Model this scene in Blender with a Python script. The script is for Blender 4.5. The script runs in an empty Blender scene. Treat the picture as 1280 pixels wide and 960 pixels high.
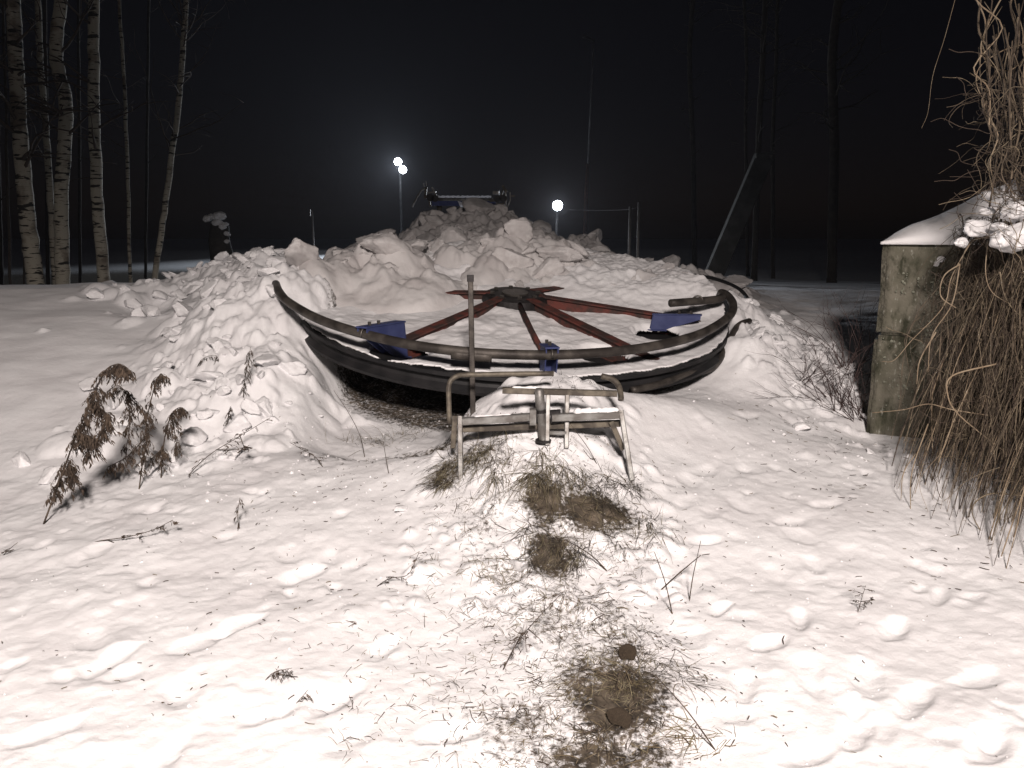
import bpy, math, random
import numpy as np
from mathutils import Vector, Matrix

random.seed(7)
rng = np.random.default_rng(7)
S = bpy.context.scene
COL = S.collection
R = math.radians

# ------------------------------------------------------------------ camera
FPX, PITCH, CAMZ = 960.0, R(11.0), 1.6          # focal length in pixels of the 1280 px wide photograph
cam_d = bpy.data.cameras.new('camera')
cam_d.sensor_width = 36.0
cam_d.lens = FPX / 1280 * 36
cam_d.clip_start = 0.05
cam_d.clip_end = 3000
cam = bpy.data.objects.new('camera', cam_d)
COL.objects.link(cam)
cam.location = (0, 0, CAMZ)
cam.rotation_euler = (R(90) - PITCH, 0, 0)
S.camera = cam

# ------------------------------------------------------------------ night sky, moonlight
W = bpy.data.worlds.new('World')
S.world = W
W.use_nodes = True
nt = W.node_tree
sky = nt.nodes.new('ShaderNodeTexSky')
sky.sky_type = 'NISHITA'
sky.sun_disc = False
sky.sun_elevation = R(25)
sky.sun_rotation = R(200)
bg = nt.nodes['Background']
bg.inputs['Strength'].default_value = 0.00038
tint = nt.nodes.new('ShaderNodeMix'); tint.data_type = 'RGBA'; tint.blend_type = 'MULTIPLY'
tint.inputs['Factor'].default_value = 1.0
tint.inputs['B'].default_value = (1.35, .85, .95, 1)      # shifts the sky towards purple
nt.links.new(sky.outputs[0], tint.inputs['A'])
nt.links.new(tint.outputs['Result'], bg.inputs[0])
sun_d = bpy.data.lights.new('sun', 'SUN')
sun_d.energy = 0.006
sun_d.angle = R(10)
sun_d.color = (0.9, 0.93, 1.0)
sun = bpy.data.objects.new('sun', sun_d)
COL.objects.link(sun)
sun.rotation_euler = (R(50), 0, R(20))

# ------------------------------------------------------------------ exposure, render
S.view_settings.view_transform = 'Standard'
S.view_settings.look = 'None'
S.view_settings.exposure = 0.0
S.view_settings.gamma = 1.0
S.render.engine = 'CYCLES'
S.cycles.use_denoising = True
S.cycles.max_bounces = 6
S.cycles.diffuse_bounces = 3
S.cycles.volume_bounces = 0
S.cycles.sample_clamp_indirect = 4.0

# strengths of the lamps the place has
YARD_LAMP_W = 3700.0
YARD_LAMP = Vector((0.35, -2.6, 4.1))
FLOOD_W = 1500.0
HAZE = 0.0005

# ================================================================== helpers
def raydir(px, py):
    a, b = (px - 640) / FPX, -(py - 480) / FPX
    c, s = math.cos(PITCH), math.sin(PITCH)
    return Vector((a, c + b * s, -s + b * c))

def at(px, py, y):
    """the place in the yard, y metres out, that the photograph shows at a pixel"""
    d = raydir(px, py)
    return Vector((0, 0, CAMZ)) + d * (y / d.y)

def tag(o, label=None, cat=None, group=None, kind=None):
    if label: o['label'] = label
    if cat: o['category'] = cat
    if group: o['group'] = group
    if kind: o['kind'] = kind
    return o

def empty(name, loc=(0, 0, 0)):
    o = bpy.data.objects.new(name, None)
    o.empty_display_size = 0.1
    COL.objects.link(o)
    o.location = loc
    return o

def link(name, me, mat=None, parent=None, smooth=True):
    if mat is not None and len(me.materials) == 0:
        for m in (mat if isinstance(mat, (list, tuple)) else [mat]):
            me.materials.append(m)
    if smooth is not None:
        me.polygons.foreach_set('use_smooth', np.full(len(me.polygons), smooth))
    o = bpy.data.objects.new(name, me)
    COL.objects.link(o)
    if parent is not None:
        o.parent = parent
        o.matrix_parent_inverse = parent_matrix(parent).inverted()
    return o

def parent_matrix(p):
    m = p.matrix_basis.copy()
    if p.parent is not None:
        m = parent_matrix(p.parent) @ p.matrix_parent_inverse @ m
    return m

class MB:
    """collects shapes for ONE mesh; everything in world coordinates"""
    def __init__(self):
        self.v, self.f, self.m = [], [], []
    def add(self, vs, fs, mi=0):
        n = len(self.v)
        self.v.extend([tuple(p) for p in vs])
        self.f.extend([tuple(i + n for i in q) for q in fs])
        self.m.extend([mi] * len(fs))
        return self
    def tube(self, pts, r, n=6, mi=0, cap=True):
        pts = [Vector(p) for p in pts]
        k = len(pts)
        rs = list(r) if hasattr(r, '__len__') else [r] * k
        t0 = (pts[1] - pts[0]).normalized()
        up = Vector((0, 0, 1)) if abs(t0.z) < .9 else Vector((1, 0, 0))
        nrm = t0.cross(up).normalized()
        vs, fs = [], []
        for i, p in enumerate(pts):
            t = (pts[min(i + 1, k - 1)] - pts[max(i - 1, 0)])
            if t.length < 1e-9: t = t0
            t = t.normalized()
            nrm = (nrm - t * nrm.dot(t))
            if nrm.length < 1e-6: nrm = t.orthogonal()
            nrm.normalize()
            bi = t.cross(nrm)
            for j in range(n):
                a = 2 * math.pi * j / n
                vs.append(p + (nrm * math.cos(a) + bi * math.sin(a)) * rs[i])
        for i in range(k - 1):
            for j in range(n):
                a, b = i * n + j, i * n + (j + 1) % n
                fs.append((a, b, b + n, a + n))
        if cap:
            fs.append(tuple(range(n - 1, -1, -1)))
            fs.append(tuple((k - 1) * n + j for j in range(n)))
        return self.add(vs, fs, mi)
    def bar(self, a, b, w, h, up=(0, 0, 1), mi=0, bev=0.004):
        """box section bar from a to b, w across, h along up, chamfered edges"""
        a, b = Vector(a), Vector(b)
        t = (b - a).normalized()
        s = t.cross(Vector(up)).normalized()
        u = s.cross(t).normalized()
        bev = min(bev, w * .3, h * .3)
        prof = []
        for sx, sy in ((1, 1), (-1, 1), (-1, -1), (1, -1)):
            c1 = (sx * (w / 2 - bev), sy * h / 2)
            c2 = (sx * w / 2, sy * (h / 2 - bev))
            prof += [c1, c2] if sx * sy < 0 else [c2, c1]
        vs = [p + s * x + u * y for p in (a, b) for x, y in prof]
        n = len(prof)
        fs = [(j, (j + 1) % n, (j + 1) % n + n, j + n) for j in range(n)]
        fs += [tuple(range(n - 1, -1, -1)), tuple(range(n, 2 * n))]
        return self.add(vs, fs, mi)
    def plate(self, outline, n, th, mi=0):
        """flat plate: polygon outline (3D points) given thickness th along n"""
        n = Vector(n).normalized() * (th / 2)
        k = len(outline)
        vs = [Vector(p) + n for p in outline] + [Vector(p) - n for p in outline]
        fs = [tuple(range(k)), tuple(range(2 * k - 1, k - 1, -1))]
        fs += [(j, j + k, (j + 1) % k + k, (j + 1) % k) for j in range(k)]
        return self.add(vs, fs, mi)
    def mesh(self, name):
        me = bpy.data.meshes.new(name)
        me.from_pydata(self.v, [], self.f)
        if any(self.m):
            me.polygons.foreach_set('material_index', self.m)
        me.update()
        return me
    def build(self, name, mat, parent=None, smooth=False):
        return link(name, self.mesh(name), mat, parent, smooth)

def spline(pts, n=8):
    """Catmull-Rom through 3D points"""
    P = [Vector(p) for p in pts]
    P = [P[0] * 2 - P[1]] + P + [P[-1] * 2 - P[-2]]
    out = []
    for i in range(1, len(P) - 2):
        for k in range(n):
            t = k / n
            a, b, c, d = P[i - 1], P[i], P[i + 1], P[i + 2]
            out.append(.5 * ((2 * b) + (c - a) * t + (2 * a - 5 * b + 4 * c - d) * t * t + (3 * b - a - 3 * c + d) * t ** 3))
    out.append(P[-2].copy())
    return out

# ---- numpy noise
def _hash(ix, iy, seed):
    h = (ix.astype(np.int64) * 374761393 + iy.astype(np.int64) * 668265263 + seed * 1442695041) & 0xffffffff
    h = ((h ^ (h >> 13)) * 1274126177) & 0xffffffff
    return ((h ^ (h >> 16)) & 0xffff) / 65535.0
def vnoise(x, y, seed=0):
    ix, iy = np.floor(x), np.floor(y)
    fx, fy = x - ix, y - iy
    fx, fy = fx * fx * fx * (fx * (fx * 6 - 15) + 10), fy * fy * fy * (fy * (fy * 6 - 15) + 10)
    a, b = _hash(ix, iy, seed), _hash(ix + 1, iy, seed)
    c, d = _hash(ix, iy + 1, seed), _hash(ix + 1, iy + 1, seed)
    return (a + (b - a) * fx) * (1 - fy) + (c + (d - c) * fx) * fy
def fbm(x, y, octv=4, seed=0):
    s, a, t = 0, .5, 0
    for o in range(octv):
        s = s + a * vnoise(x + 17.3 * o, y - 9.1 * o, seed + o)
        t += a; a *= .5; x = x * 2.03; y = y * 2.03
    return s / t - .5
def sstep(a, b, x):
    t = np.clip((x - a) / (b - a), 0, 1)
    return t * t * (3 - 2 * t)
def gauss(x, y, cx, cy, sx, sy):
    return np.exp(-((x - cx) / sx) ** 2 - ((y - cy) / sy) ** 2)

def lumps(Z, xs, ys, blobs, mode='max', sharp=1.0):
    """raises (max) or presses (add) rounded lumps (x, y, radius, height, angle, squash) on a height grid over the separable axes xs, ys"""
    D = np.zeros_like(Z)
    for (bx, by, br, bh, an, sq) in blobs:
        i0, i1 = np.searchsorted(xs, (bx - br, bx + br))
        j0, j1 = np.searchsorted(ys, (by - br, by + br))
        if i1 - i0 < 2 or j1 - j0 < 2: continue
        X, Y = np.meshgrid(xs[i0:i1] - bx, ys[j0:j1] - by)
        c, s = math.cos(an), math.sin(an)
        U, V = (X * c + Y * s), (-X * s + Y * c) / sq
        rr = (U * U + V * V) / (br * br) * (1 + .9 * (vnoise(X / br * 1.7 + bx * 50, Y / br * 1.7 + by * 50, 3) - .3))
        if mode == 'max':
            dome = np.clip(1 - rr, 0, 1) ** sharp * (1 + .5 * np.clip(U / br, -1, 1) * math.sin(bx * 91))
            D[j0:j1, i0:i1] = np.maximum(D[j0:j1, i0:i1], bh * dome)
        else:
            D[j0:j1, i0:i1] += bh * np.clip(1 - rr, 0, 1) ** .9
    Z += D

def grid_mesh(name, xs, ys, Z, mask=None, attr=None):
    nx, ny = len(xs), len(ys)
    X, Y = np.meshgrid(xs, ys)
    co = np.stack([X, Y, Z], -1).reshape(-1, 3).astype(np.float32)
    idx = np.arange(nx * ny).reshape(ny, nx)
    q = np.stack([idx[:-1, :-1], idx[:-1, 1:], idx[1:, 1:], idx[1:, :-1]], -1).reshape(-1, 4)
    if mask is not None:
        q = q[mask[:-1, :-1].reshape(-1)]
        used = np.unique(q)
        remap = np.zeros(nx * ny, np.int64); remap[used] = np.arange(len(used))
        q = remap[q]; co = co[used]
        if attr is not None: attr = attr.reshape(-1)[used]
    me = bpy.data.meshes.new(name)
    me.vertices.add(len(co)); me.vertices.foreach_set('co', co.reshape(-1))
    me.loops.add(q.size); me.loops.foreach_set('vertex_index', q.reshape(-1).astype(np.int32))
    me.polygons.add(len(q))
    me.polygons.foreach_set('loop_start', np.arange(0, q.size, 4, dtype=np.int32))
    me.update(calc_edges=True)
    if attr is not None:
        a = me.attributes.new('soil', 'FLOAT', 'POINT')
        a.data.foreach_set('value', attr.reshape(-1).astype(np.float32))
    me.validate()
    return me

# ================================================================== materials
def mat(name, col, rough=.7, metal=0.0, vary=.25, scale=12.0, bump=0.0, bscale=60.0, col2=None, spec=.3, mix=(.42, .62)):
    m = bpy.data.materials.new(name)
    m.use_nodes = True
    t = m.node_tree
    b = t.nodes['Principled BSDF']
    b.inputs['Roughness'].default_value = rough
    b.inputs['Metallic'].default_value = metal
    b.inputs['Specular IOR Level'].default_value = spec
    tc = t.nodes.new('ShaderNodeTexCoord')
    n = t.nodes.new('ShaderNodeTexNoise')
    n.inputs['Scale'].default_value = scale
    n.inputs['Detail'].default_value = 6
    t.links.new(tc.outputs['Object'], n.inputs['Vector'])
    ramp = t.nodes.new('ShaderNodeValToRGB')
    ramp.color_ramp.elements[0].position = mix[0]
    ramp.color_ramp.elements[1].position = mix[1]
    c2 = col2 or tuple(c * (1 - vary) for c in col)
    ramp.color_ramp.elements[0].color = (*c2, 1)
    ramp.color_ramp.elements[1].color = (*col, 1)
    t.links.new(n.outputs['Fac'], ramp.inputs['Fac'])
    t.links.new(ramp.outputs['Color'], b.inputs['Base Color'])
    if bump:
        n2 = t.nodes.new('ShaderNodeTexNoise')
        n2.inputs['Scale'].default_value = bscale
        n2.inputs['Detail'].default_value = 5
        t.links.new(tc.outputs['Object'], n2.inputs['Vector'])
        bp = t.nodes.new('ShaderNodeBump')
        bp.inputs['Strength'].default_value = bump
        bp.inputs['Distance'].default_value = .02
        t.links.new(n2.outputs['Fac'], bp.inputs['Height'])
        t.links.new(bp.outputs['Normal'], b.inputs['Normal'])
    return m

def snow_material(name, soil=False, ca=(.74, .73, .74), cb=(.84, .84, .85)):
    m = bpy.data.materials.new(name)
    m.use_nodes = True
    t = m.node_tree
    b = t.nodes['Principled BSDF']
    b.inputs['Roughness'].default_value = .75
    b.inputs['Specular IOR Level'].default_value = .15
    tc = t.nodes.new('ShaderNodeTexCoord')
    n = t.nodes.new('ShaderNodeTexNoise'); n.inputs['Scale'].default_value = 3.0; n.inputs['Detail'].default_value = 8
    t.links.new(tc.outputs['Object'], n.inputs['Vector'])
    r = t.nodes.new('ShaderNodeValToRGB')
    r.color_ramp.elements[0].position = .3; r.color_ramp.elements[0].color = (*ca, 1)
    r.color_ramp.elements[1].position = .65; r.color_ramp.elements[1].color = (*cb, 1)
    t.links.new(n.outputs['Fac'], r.inputs['Fac'])
    col = r.outputs['Color']
    if soil:
        at_ = t.nodes.new('ShaderNodeAttribute'); at_.attribute_name = 'soil'
        nz = t.nodes.new('ShaderNodeTexNoise'); nz.inputs['Scale'].default_value = 38; nz.inputs['Detail'].default_value = 8
        nz.inputs['Roughness'].default_value = .7
        t.links.new(tc.outputs['Object'], nz.inputs['Vector'])
        ad = t.nodes.new('ShaderNodeMath'); ad.operation = 'ADD'
        t.links.new(at_.outputs['Fac'], ad.inputs[0]); t.links.new(nz.outputs['Fac'], ad.inputs[1])
        mr = t.nodes.new('ShaderNodeMapRange')
        mr.inputs['From Min'].default_value = .68; mr.inputs['From Max'].default_value = .86
        t.links.new(ad.outputs[0], mr.inputs['Value'])
        nc = t.nodes.new('ShaderNodeTexNoise'); nc.inputs['Scale'].default_value = 14; nc.inputs['Detail'].default_value = 6
        t.links.new(tc.outputs['Object'], nc.inputs['Vector'])
        rc = t.nodes.new('ShaderNodeValToRGB')
        rc.color_ramp.elements[0].position = .35; rc.color_ramp.elements[0].color = (.030, .026, .022, 1)
        rc.color_ramp.elements[1].position = .7; rc.color_ramp.elements[1].color = (.15, .122, .092, 1)
        t.links.new(nc.outputs['Fac'], rc.inputs['Fac'])
        mx = t.nodes.new('ShaderNodeMix'); mx.data_type = 'RGBA'
        t.links.new(mr.outputs[0], mx.inputs['Factor'])
        t.links.new(col, mx.inputs['A']); t.links.new(rc.outputs['Color'], mx.inputs['B'])
        col = mx.outputs['Result']
    t.links.new(col, b.inputs['Base Color'])
    n1 = t.nodes.new('ShaderNodeTexNoise'); n1.inputs['Scale'].default_value = 22; n1.inputs['Detail'].default_value = 9
    n1.inputs['Roughness'].default_value = .72
    t.links.new(tc.outputs['Object'], n1.inputs['Vector'])
    bp = t.nodes.new('ShaderNodeBump'); bp.inputs['Strength'].default_value = .35; bp.inputs['Distance'].default_value = .02
    t.links.new(n1.outputs['Fac'], bp.inputs['Height'])
    t.links.new(bp.outputs['Normal'], b.inputs['Normal'])
    return m

def emit(name, col, st):
    m = bpy.data.materials.new(name); m.use_nodes = True
    t = m.node_tree
    b = t.nodes['Principled BSDF']
    b.inputs['Base Color'].default_value = (.8, .8, .8, 1)
    b.inputs['Emission Color'].default_value = (*col, 1)
    b.inputs['Emission Strength'].default_value = st
    return m

M = dict(
    snow=snow_material('snow'),
    ground=snow_material('snow_ground', True),
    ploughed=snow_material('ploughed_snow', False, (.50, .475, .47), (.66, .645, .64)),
    ring=mat('weathered_steel', (.085, .075, .066), .55, .35, col2=(.035, .03, .027), scale=9, bump=.15, bscale=90),
    rim=mat('black_rubber_rim', (.020, .019, .020), .6, 0, scale=6, col2=(.010, .010, .011), bump=.1),
    red=mat('red_oxide_paint', (.125, .036, .028), .75, .0, scale=9, col2=(.045, .028, .024), bump=.15, bscale=40),
    hub=mat('dark_greasy_steel', (.035, .032, .033), .55, .3, scale=14, col2=(.02, .018, .018), bump=.15),
    blue=mat('blue_paint', (.045, .058, .15), .6, 0, scale=9, col2=(.03, .04, .12), bump=.08),
    galv=mat('worn_galvanised_steel', (.30, .30, .29), .5, .5, scale=10, col2=(.15, .14, .13), bump=.12, bscale=70),
    oldpipe=mat('old_painted_pipe', (.16, .14, .11), .6, .3, scale=16, col2=(.07, .06, .05), bump=.15),
    bolt=mat('bolt_steel', (.12, .11, .10), .45, .7, scale=20),
    plate=mat('pit_shade_plate', (.022, .021, .022), .7, .2, scale=8),
    birch=mat('birch_bark', (.40, .365, .295), .8, 0, scale=2.2, col2=(.16, .13, .10), bump=.3, bscale=20, mix=(.36, .46)),
    bark=mat('dark_bark', (.06, .05, .042), .9, 0, scale=6, bump=.5, bscale=14),
    twig=mat('twig_brown', (.075, .055, .043), .85, 0, scale=20),
    redtwig=mat('reddish_twig', (.075, .05, .046), .85, 0, scale=20),
    weed=mat('dried_weed', (.085, .062, .045), .9, 0, scale=30, col2=(.035, .026, .02)),
    stalk=mat('pale_stalk', (.20, .17, .12), .85, 0, scale=30, col2=(.13, .10, .06)),
    straw=mat('dry_straw', (.24, .215, .145), .85, 0, scale=20, col2=(.12, .10, .055)),
    peat=mat('dark_matted_grass', (.07, .06, .045), .95, 0, scale=20, col2=(.03, .025, .02)),
    clod=mat('frozen_earth', (.13, .095, .062), .95, 0, scale=35, col2=(.05, .037, .026), bump=.8, bscale=60),
    vineA=mat('vine_tan', (.235, .19, .13), .8, 0, scale=14, col2=(.12, .096, .068), bump=.3),
    vineB=mat('vine_brown', (.125, .097, .068), .85, 0, scale=14, col2=(.06, .046, .034), bump=.3),
    vineC=mat('vine_pale', (.27, .215, .15), .75, 0, scale=14, col2=(.22, .165, .11), bump=.3),
    concrete=mat('old_concrete', (.165, .152, .122), .9, 0, scale=4.5, col2=(.085, .082, .058), bump=.7, bscale=26, mix=(.38, .66)),
    lichen=mat('pale_lichen', (.25, .255, .20), .95, 0, scale=30, bump=.5),
    wood=mat('grey_wood', (.20, .18, .16), .85, 0, scale=5, bump=.3),
    beam=mat('frosted_beam', (.09, .088, .085), .95, 0, scale=3, col2=(.055, .054, .05), bump=.3, spec=.05),
    post=mat('pole_steel', (.33, .33, .34), .5, .3, scale=5),
    rust=mat('rusty_pole_foot', (.16, .07, .045), .8, .1, scale=9),
    dark=mat('lamp_housing', (.05, .05, .055), .5, .3),
    cannon=mat('dark_bark_stump', (.06, .055, .05), .9, 0, scale=7, bump=.4),
    cold=emit('cold_lamp_glass', (.86, .92, 1.0), 60.0),
    warm=emit('warm_lamp_glass', (1.0, .93, .86), 20.0),
    cable=mat('black_cable', (.02, .02, .021), .55, 0),
)

def translucent_white(name):
    """translucent white that passes the floodlight, for parts added to look bright"""
    m = bpy.data.materials.new(name); m.use_nodes = True; t = m.node_tree
    t.nodes.remove(t.nodes['Principled BSDF'])
    tc = t.nodes.new('ShaderNodeTexCoord'); n = t.nodes.new('ShaderNodeTexNoise'); n.inputs['Scale'].default_value = 14
    r = t.nodes.new('ShaderNodeValToRGB'); r.color_ramp.elements[0].color = (.7, .7, .72, 1); r.color_ramp.elements[1].color = (.85, .85, .87, 1)
    d = t.nodes.new('ShaderNodeBsdfDiffuse'); l = t.nodes.new('ShaderNodeBsdfTranslucent'); x = t.nodes.new('ShaderNodeMixShader'); x.inputs[0].default_value = .5
    t.links.new(tc.outputs['Object'], n.inputs['Vector']); t.links.new(n.outputs['Fac'], r.inputs['Fac'])
    for b in (d, l): t.links.new(r.outputs['Color'], b.inputs['Color'])
    t.links.new(d.outputs[0], x.inputs[1]); t.links.new(l.outputs[0], x.inputs[2]); t.links.new(x.outputs[0], t.nodes['Material Output'].inputs['Surface'])
    return m
M['backlit'] = translucent_white('backlit_white')
def add_moss(m, scale, lo, hi, col):
    """dark moss and damp stains over a concrete material"""
    t = m.node_tree; b = t.nodes['Principled BSDF']
    src = b.inputs['Base Color'].links[0].from_socket
    tc = t.nodes.new('ShaderNodeTexCoord'); mp = t.nodes.new('ShaderNodeMapping'); mp.inputs['Scale'].default_value = (1, 1, .45)
    n = t.nodes.new('ShaderNodeTexNoise'); n.inputs['Scale'].default_value = scale; n.inputs['Detail'].default_value = 10; n.inputs['Roughness'].default_value = .7
    t.links.new(tc.outputs['Object'], mp.inputs['Vector']); t.links.new(mp.outputs['Vector'], n.inputs['Vector'])
    r = t.nodes.new('ShaderNodeMapRange'); r.inputs['From Min'].default_value = lo; r.inputs['From Max'].default_value = hi
    t.links.new(n.outputs['Fac'], r.inputs['Value'])
    x = t.nodes.new('ShaderNodeMix'); x.data_type = 'RGBA'; x.inputs['B'].default_value = (*col, 1)
    t.links.new(r.outputs[0], x.inputs['Factor']); t.links.new(src, x.inputs['A']); t.links.new(x.outputs['Result'], b.inputs['Base Color'])
def birch_marks(m):
    """dark flecks running round a birch trunk"""
    t = m.node_tree; b = t.nodes['Principled BSDF']
    src = b.inputs['Base Color'].links[0].from_socket
    for sc, z, lo, hi in ((3.2, 5.5, .57, .60), (7.0, 9.0, .62, .66)):
        tc = t.nodes.new('ShaderNodeTexCoord'); mp = t.nodes.new('ShaderNodeMapping'); mp.inputs['Scale'].default_value = (1, 1, z)
        n = t.nodes.new('ShaderNodeTexNoise'); n.inputs['Scale'].default_value = sc; n.inputs['Detail'].default_value = 4
        t.links.new(tc.outputs['Object'], mp.inputs['Vector']); t.links.new(mp.outputs['Vector'], n.inputs['Vector'])
        r = t.nodes.new('ShaderNodeMapRange'); r.inputs['From Min'].default_value = lo; r.inputs['From Max'].default_value = hi
        t.links.new(n.outputs['Fac'], r.inputs['Value'])
        x = t.nodes.new('ShaderNodeMix'); x.data_type = 'RGBA'; x.inputs['B'].default_value = (.03, .026, .022, 1)
        t.links.new(r.outputs[0], x.inputs['Factor']); t.links.new(src, x.inputs['A']); src = x.outputs['Result']
    t.links.new(src, b.inputs['Base Color'])
birch_marks(M['birch'])
add_moss(M['concrete'], 9, .50, .62, (.035, .036, .022))
add_moss(M['concrete'], 38, .58, .66, (.27, .27, .23))

# ================================================================== terrain
WC = Vector((0.022, 7.0, 0.955))                 # centre of the big wheel
WA, WB = -.05, .168                              # slope of its plane in x and y
WN = Vector((-WA, -WB, 1)).normalized()
WU = Vector((1, 0, WA)).normalized()
WV = WN.cross(WU).normalized()
def wheel_plane_z(x, y, w=0.0):
    return WC.z + WA * (x - WC.x) + WB * (y - WC.y) + w / WN.z

def base_height(x, y):
    c = np.interp(y, [-5, 2, 3.3, 4.2, 5, 6, 7, 8, 10, 12, 16, 25, 35, 44, 46, 60, 100, 900],
                  [0, 0, .05, .16, .27, .42, .55, .64, .72, .74, .5, .15, .3, .70, .70, .2, -.4, -3])
    l = np.interp(y, [-5, 2, 3.3, 4.4, 5.0, 6.0, 7, 8.0, 8.6, 9.4, 10.5, 14, 20, 30, 44, 46, 60, 100, 900],
                  [0, 0, .05, .15, .28, .58, .86, 1.04, 1.06, .98, .75, .2, .0, .1, .70, .70, .2, -.4, -3])
    wl = sstep(-1.4, -3.0, x)
    z = c * (1 - wl) + l * wl
    # thrown-up banks round the wheel
    for cx, cy, h, sx, sy in ((-2.35, 7.5, .48, .5, .9), (-2.15, 6.3, .34, .5, .6), (-1.85, 5.6, .22, .40, .40), (-1.75, 6.8, .46, .42, .6),
                              (-2.7, 8.7, .24, .7, .8), (-3.5, 7.6, -.16, .25, .5), (-3.0, 7.0, -.08, .3, .6),
                              (2.1, 7.3, .40, .40, .6), (1.95, 6.35, .30, .34, .42), (2.6, 8.6, .12, .6, .6),
                              (.20, 4.95, .40, .60, .42), (.14, 4.32, .27, .52, .42), (.1, 3.75, .09, .5, .4),
                              (1.05, 5.25, .14, .5, .35), (2.6, 5.35, -.14, .6, .6), (2.9, 4.5, .08, .4, .5),
                              (-.9, 4.95, -.10, .55, .28)):
        z = z + h * gauss(x, y, cx, cy, sx, sy)
    # hollow under the wheel
    r = np.sqrt((x - WC.x) ** 2 + ((y - WC.y)) ** 2)
    hol = np.maximum(sstep(2.0, 1.65, r) * sstep(-1.75, -1.35, x - .2 * (y - 6)) * sstep(.9, .4, x), sstep(2.6, 2.3, r) * sstep(-1.55, -1.25, x) * sstep(-.2, -.5, x) * sstep(6, 5.6, y)) * (1 - gauss(x, y, .16, 4.95, .75, .4))
    z = z * (1 - hol) + np.minimum(z, .10 + .12 * (y - 5)) * hol
    return z

def pile_height(x, y):
    """the ploughed heap behind and over the back of the wheel"""
    pk = 1.20 * gauss(x, y, -.62, 12.6, 1.9, 2.2)
    for h, cx, cy, sx, sy in ((.20, -2.6, 9.4, .75, .9), (.42, -1.6, 9.6, 1.2, 1.3), (.78, -1.7, 11.4, 1.2, 1.3), (.56, .5, 10.4, 1.6, 1.5), (.80, .7, 12.2, 1.3, 1.4), (.90, -.55, 11.2, 1.5, 1.5), (.62, -.5, 10.0, 1.5, 1.3), (.40, 2.0, 11.4, 1.3, 1.5),
                              (.50, -1.15, 7.5, .75, .68), (.42, -.72, 7.72, .5, .5), (.34, .75, 7.95, .5, .5), (.46, .0, 8.05, 1.2, .65), (.28, -1.05, 7.05, .55, .45), (.36, 1.5, 7.9, .55, .6), (.14, 2.6, 9.8, 1.1, .9)):
        pk = np.maximum(pk, h * gauss(x, y, cx, cy, sx, sy))
    return pk

def axis(lo, hi, fine_lo, fine_hi, d, g):
    a = list(np.arange(fine_lo, fine_hi, d))
    s, x = d, fine_hi
    while x < hi: a.append(x); s *= g; x += s
    s, x, b = d, fine_lo, []
    while x > lo: s *= g; x -= s; b.append(x)
    return np.array(b[::-1] + a)

gx = axis(-700, 700, -3.6, 3.4, .0125, 1.035)
gy = [-6, -3, -1, 0, .7, 1.2, 1.5, 1.7]
y_ = 1.8
while y_ < 13.0: gy.append(y_); y_ += max(.008, .0036 * y_)
st = .05
while y_ < 900: gy.append(y_); st *= 1.035; y_ += st
gy = np.array(gy)
GX, GY = np.meshgrid(gx, gy)
GZ = base_height(GX, GY)
near = sstep(16, 9, GY) * sstep(-9, -6, GX)
GZ = GZ + .09 * fbm(GX * .9, GY * .9, 3, 3) * sstep(40, 8, GY)
smooth_field = sstep(-2.4, -3.0, GX + .25 * (GY - 6.5)) * sstep(4.6, 5.4, GY)       # untouched snow on the left
tramp = near * (1 - smooth_field)
GZ = GZ + tramp * (.032 * fbm(GX * 1.8, GY * 1.8, 3, 11) + .017 * fbm(GX * 9, GY * 9, 5, 23))
GZ = GZ + smooth_field * .02 * fbm(GX * 2, GY * 5, 3, 31)
GZ = GZ + .25 * fbm(GX * .12, GY * .12, 4, 77) * sstep(14, 40, GY) * sstep(300, 60, GY)
blobs = []
def scatter(n, x0, x1, y0, y1, r0, r1, hr=(.5, 1.0), keep=None):
    out = []
    while len(out) < n:
        x, y = random.uniform(x0, x1), random.uniform(y0, y1)
        if keep and random.random() > keep(x, y): continue
        r = r0 + (r1 - r0) * random.random() ** 2.2
        out.append((x, y, r, r * random.uniform(*hr), random.uniform(0, 3.14), random.uniform(.6, 1.0)))
    return out
bank = lambda x, y: min(1.0, float(gauss(x, y, -2.15, 6.6, .6, 1.9) + gauss(x, y, -2.9, 8.7, .9, .9) + gauss(x, y, -1.7, 7.3, .6, .8) + .5 * gauss(x, y, -3.5, 8.2, .6, .35) + gauss(x, y, 2.35, 7.0, .45, 1.3)))
lumps(GZ, gx, gy, scatter(900, -4.6, 3.0, 4.6, 9.6, .04, .24, (.15, .45), bank), 'max', .9)
field_free = lambda x, y: 0.0 if (x + .25 * (y - 6.5) < -2.5 and y > 4.7) else 1.0
blobs += scatter(650, -3.6, 2.4, 2.0, 6.0, .02, .10, (.04, .13), field_free)
blobs += scatter(380, -.55, .85, 3.0, 5.0, .02, .11, (.2, .45))
lumps(GZ, gx, gy, scatter(2000, -4.6, 3.0, 4.6, 9.6, .015, .07, (.35, .8), bank), 'max', .8)
lumps(GZ, gx, gy, blobs, 'max', 1.7)
BK = np.clip(gauss(GX, GY, -2.15, 6.6, .7, 1.9) + gauss(GX, GY, -2.8, 8.7, .9, .9) + gauss(GX, GY, -1.7, 7.3, .6, .8) + gauss(GX, GY, 2.2, 7.0, .5, 1.3), 0, 1)
GZ = GZ + BK * (.15 * fbm(GX * 5, GY * 5, 6, 141) + .05 * np.abs(fbm(GX * 17, GY * 17, 4, 151)))
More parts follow.
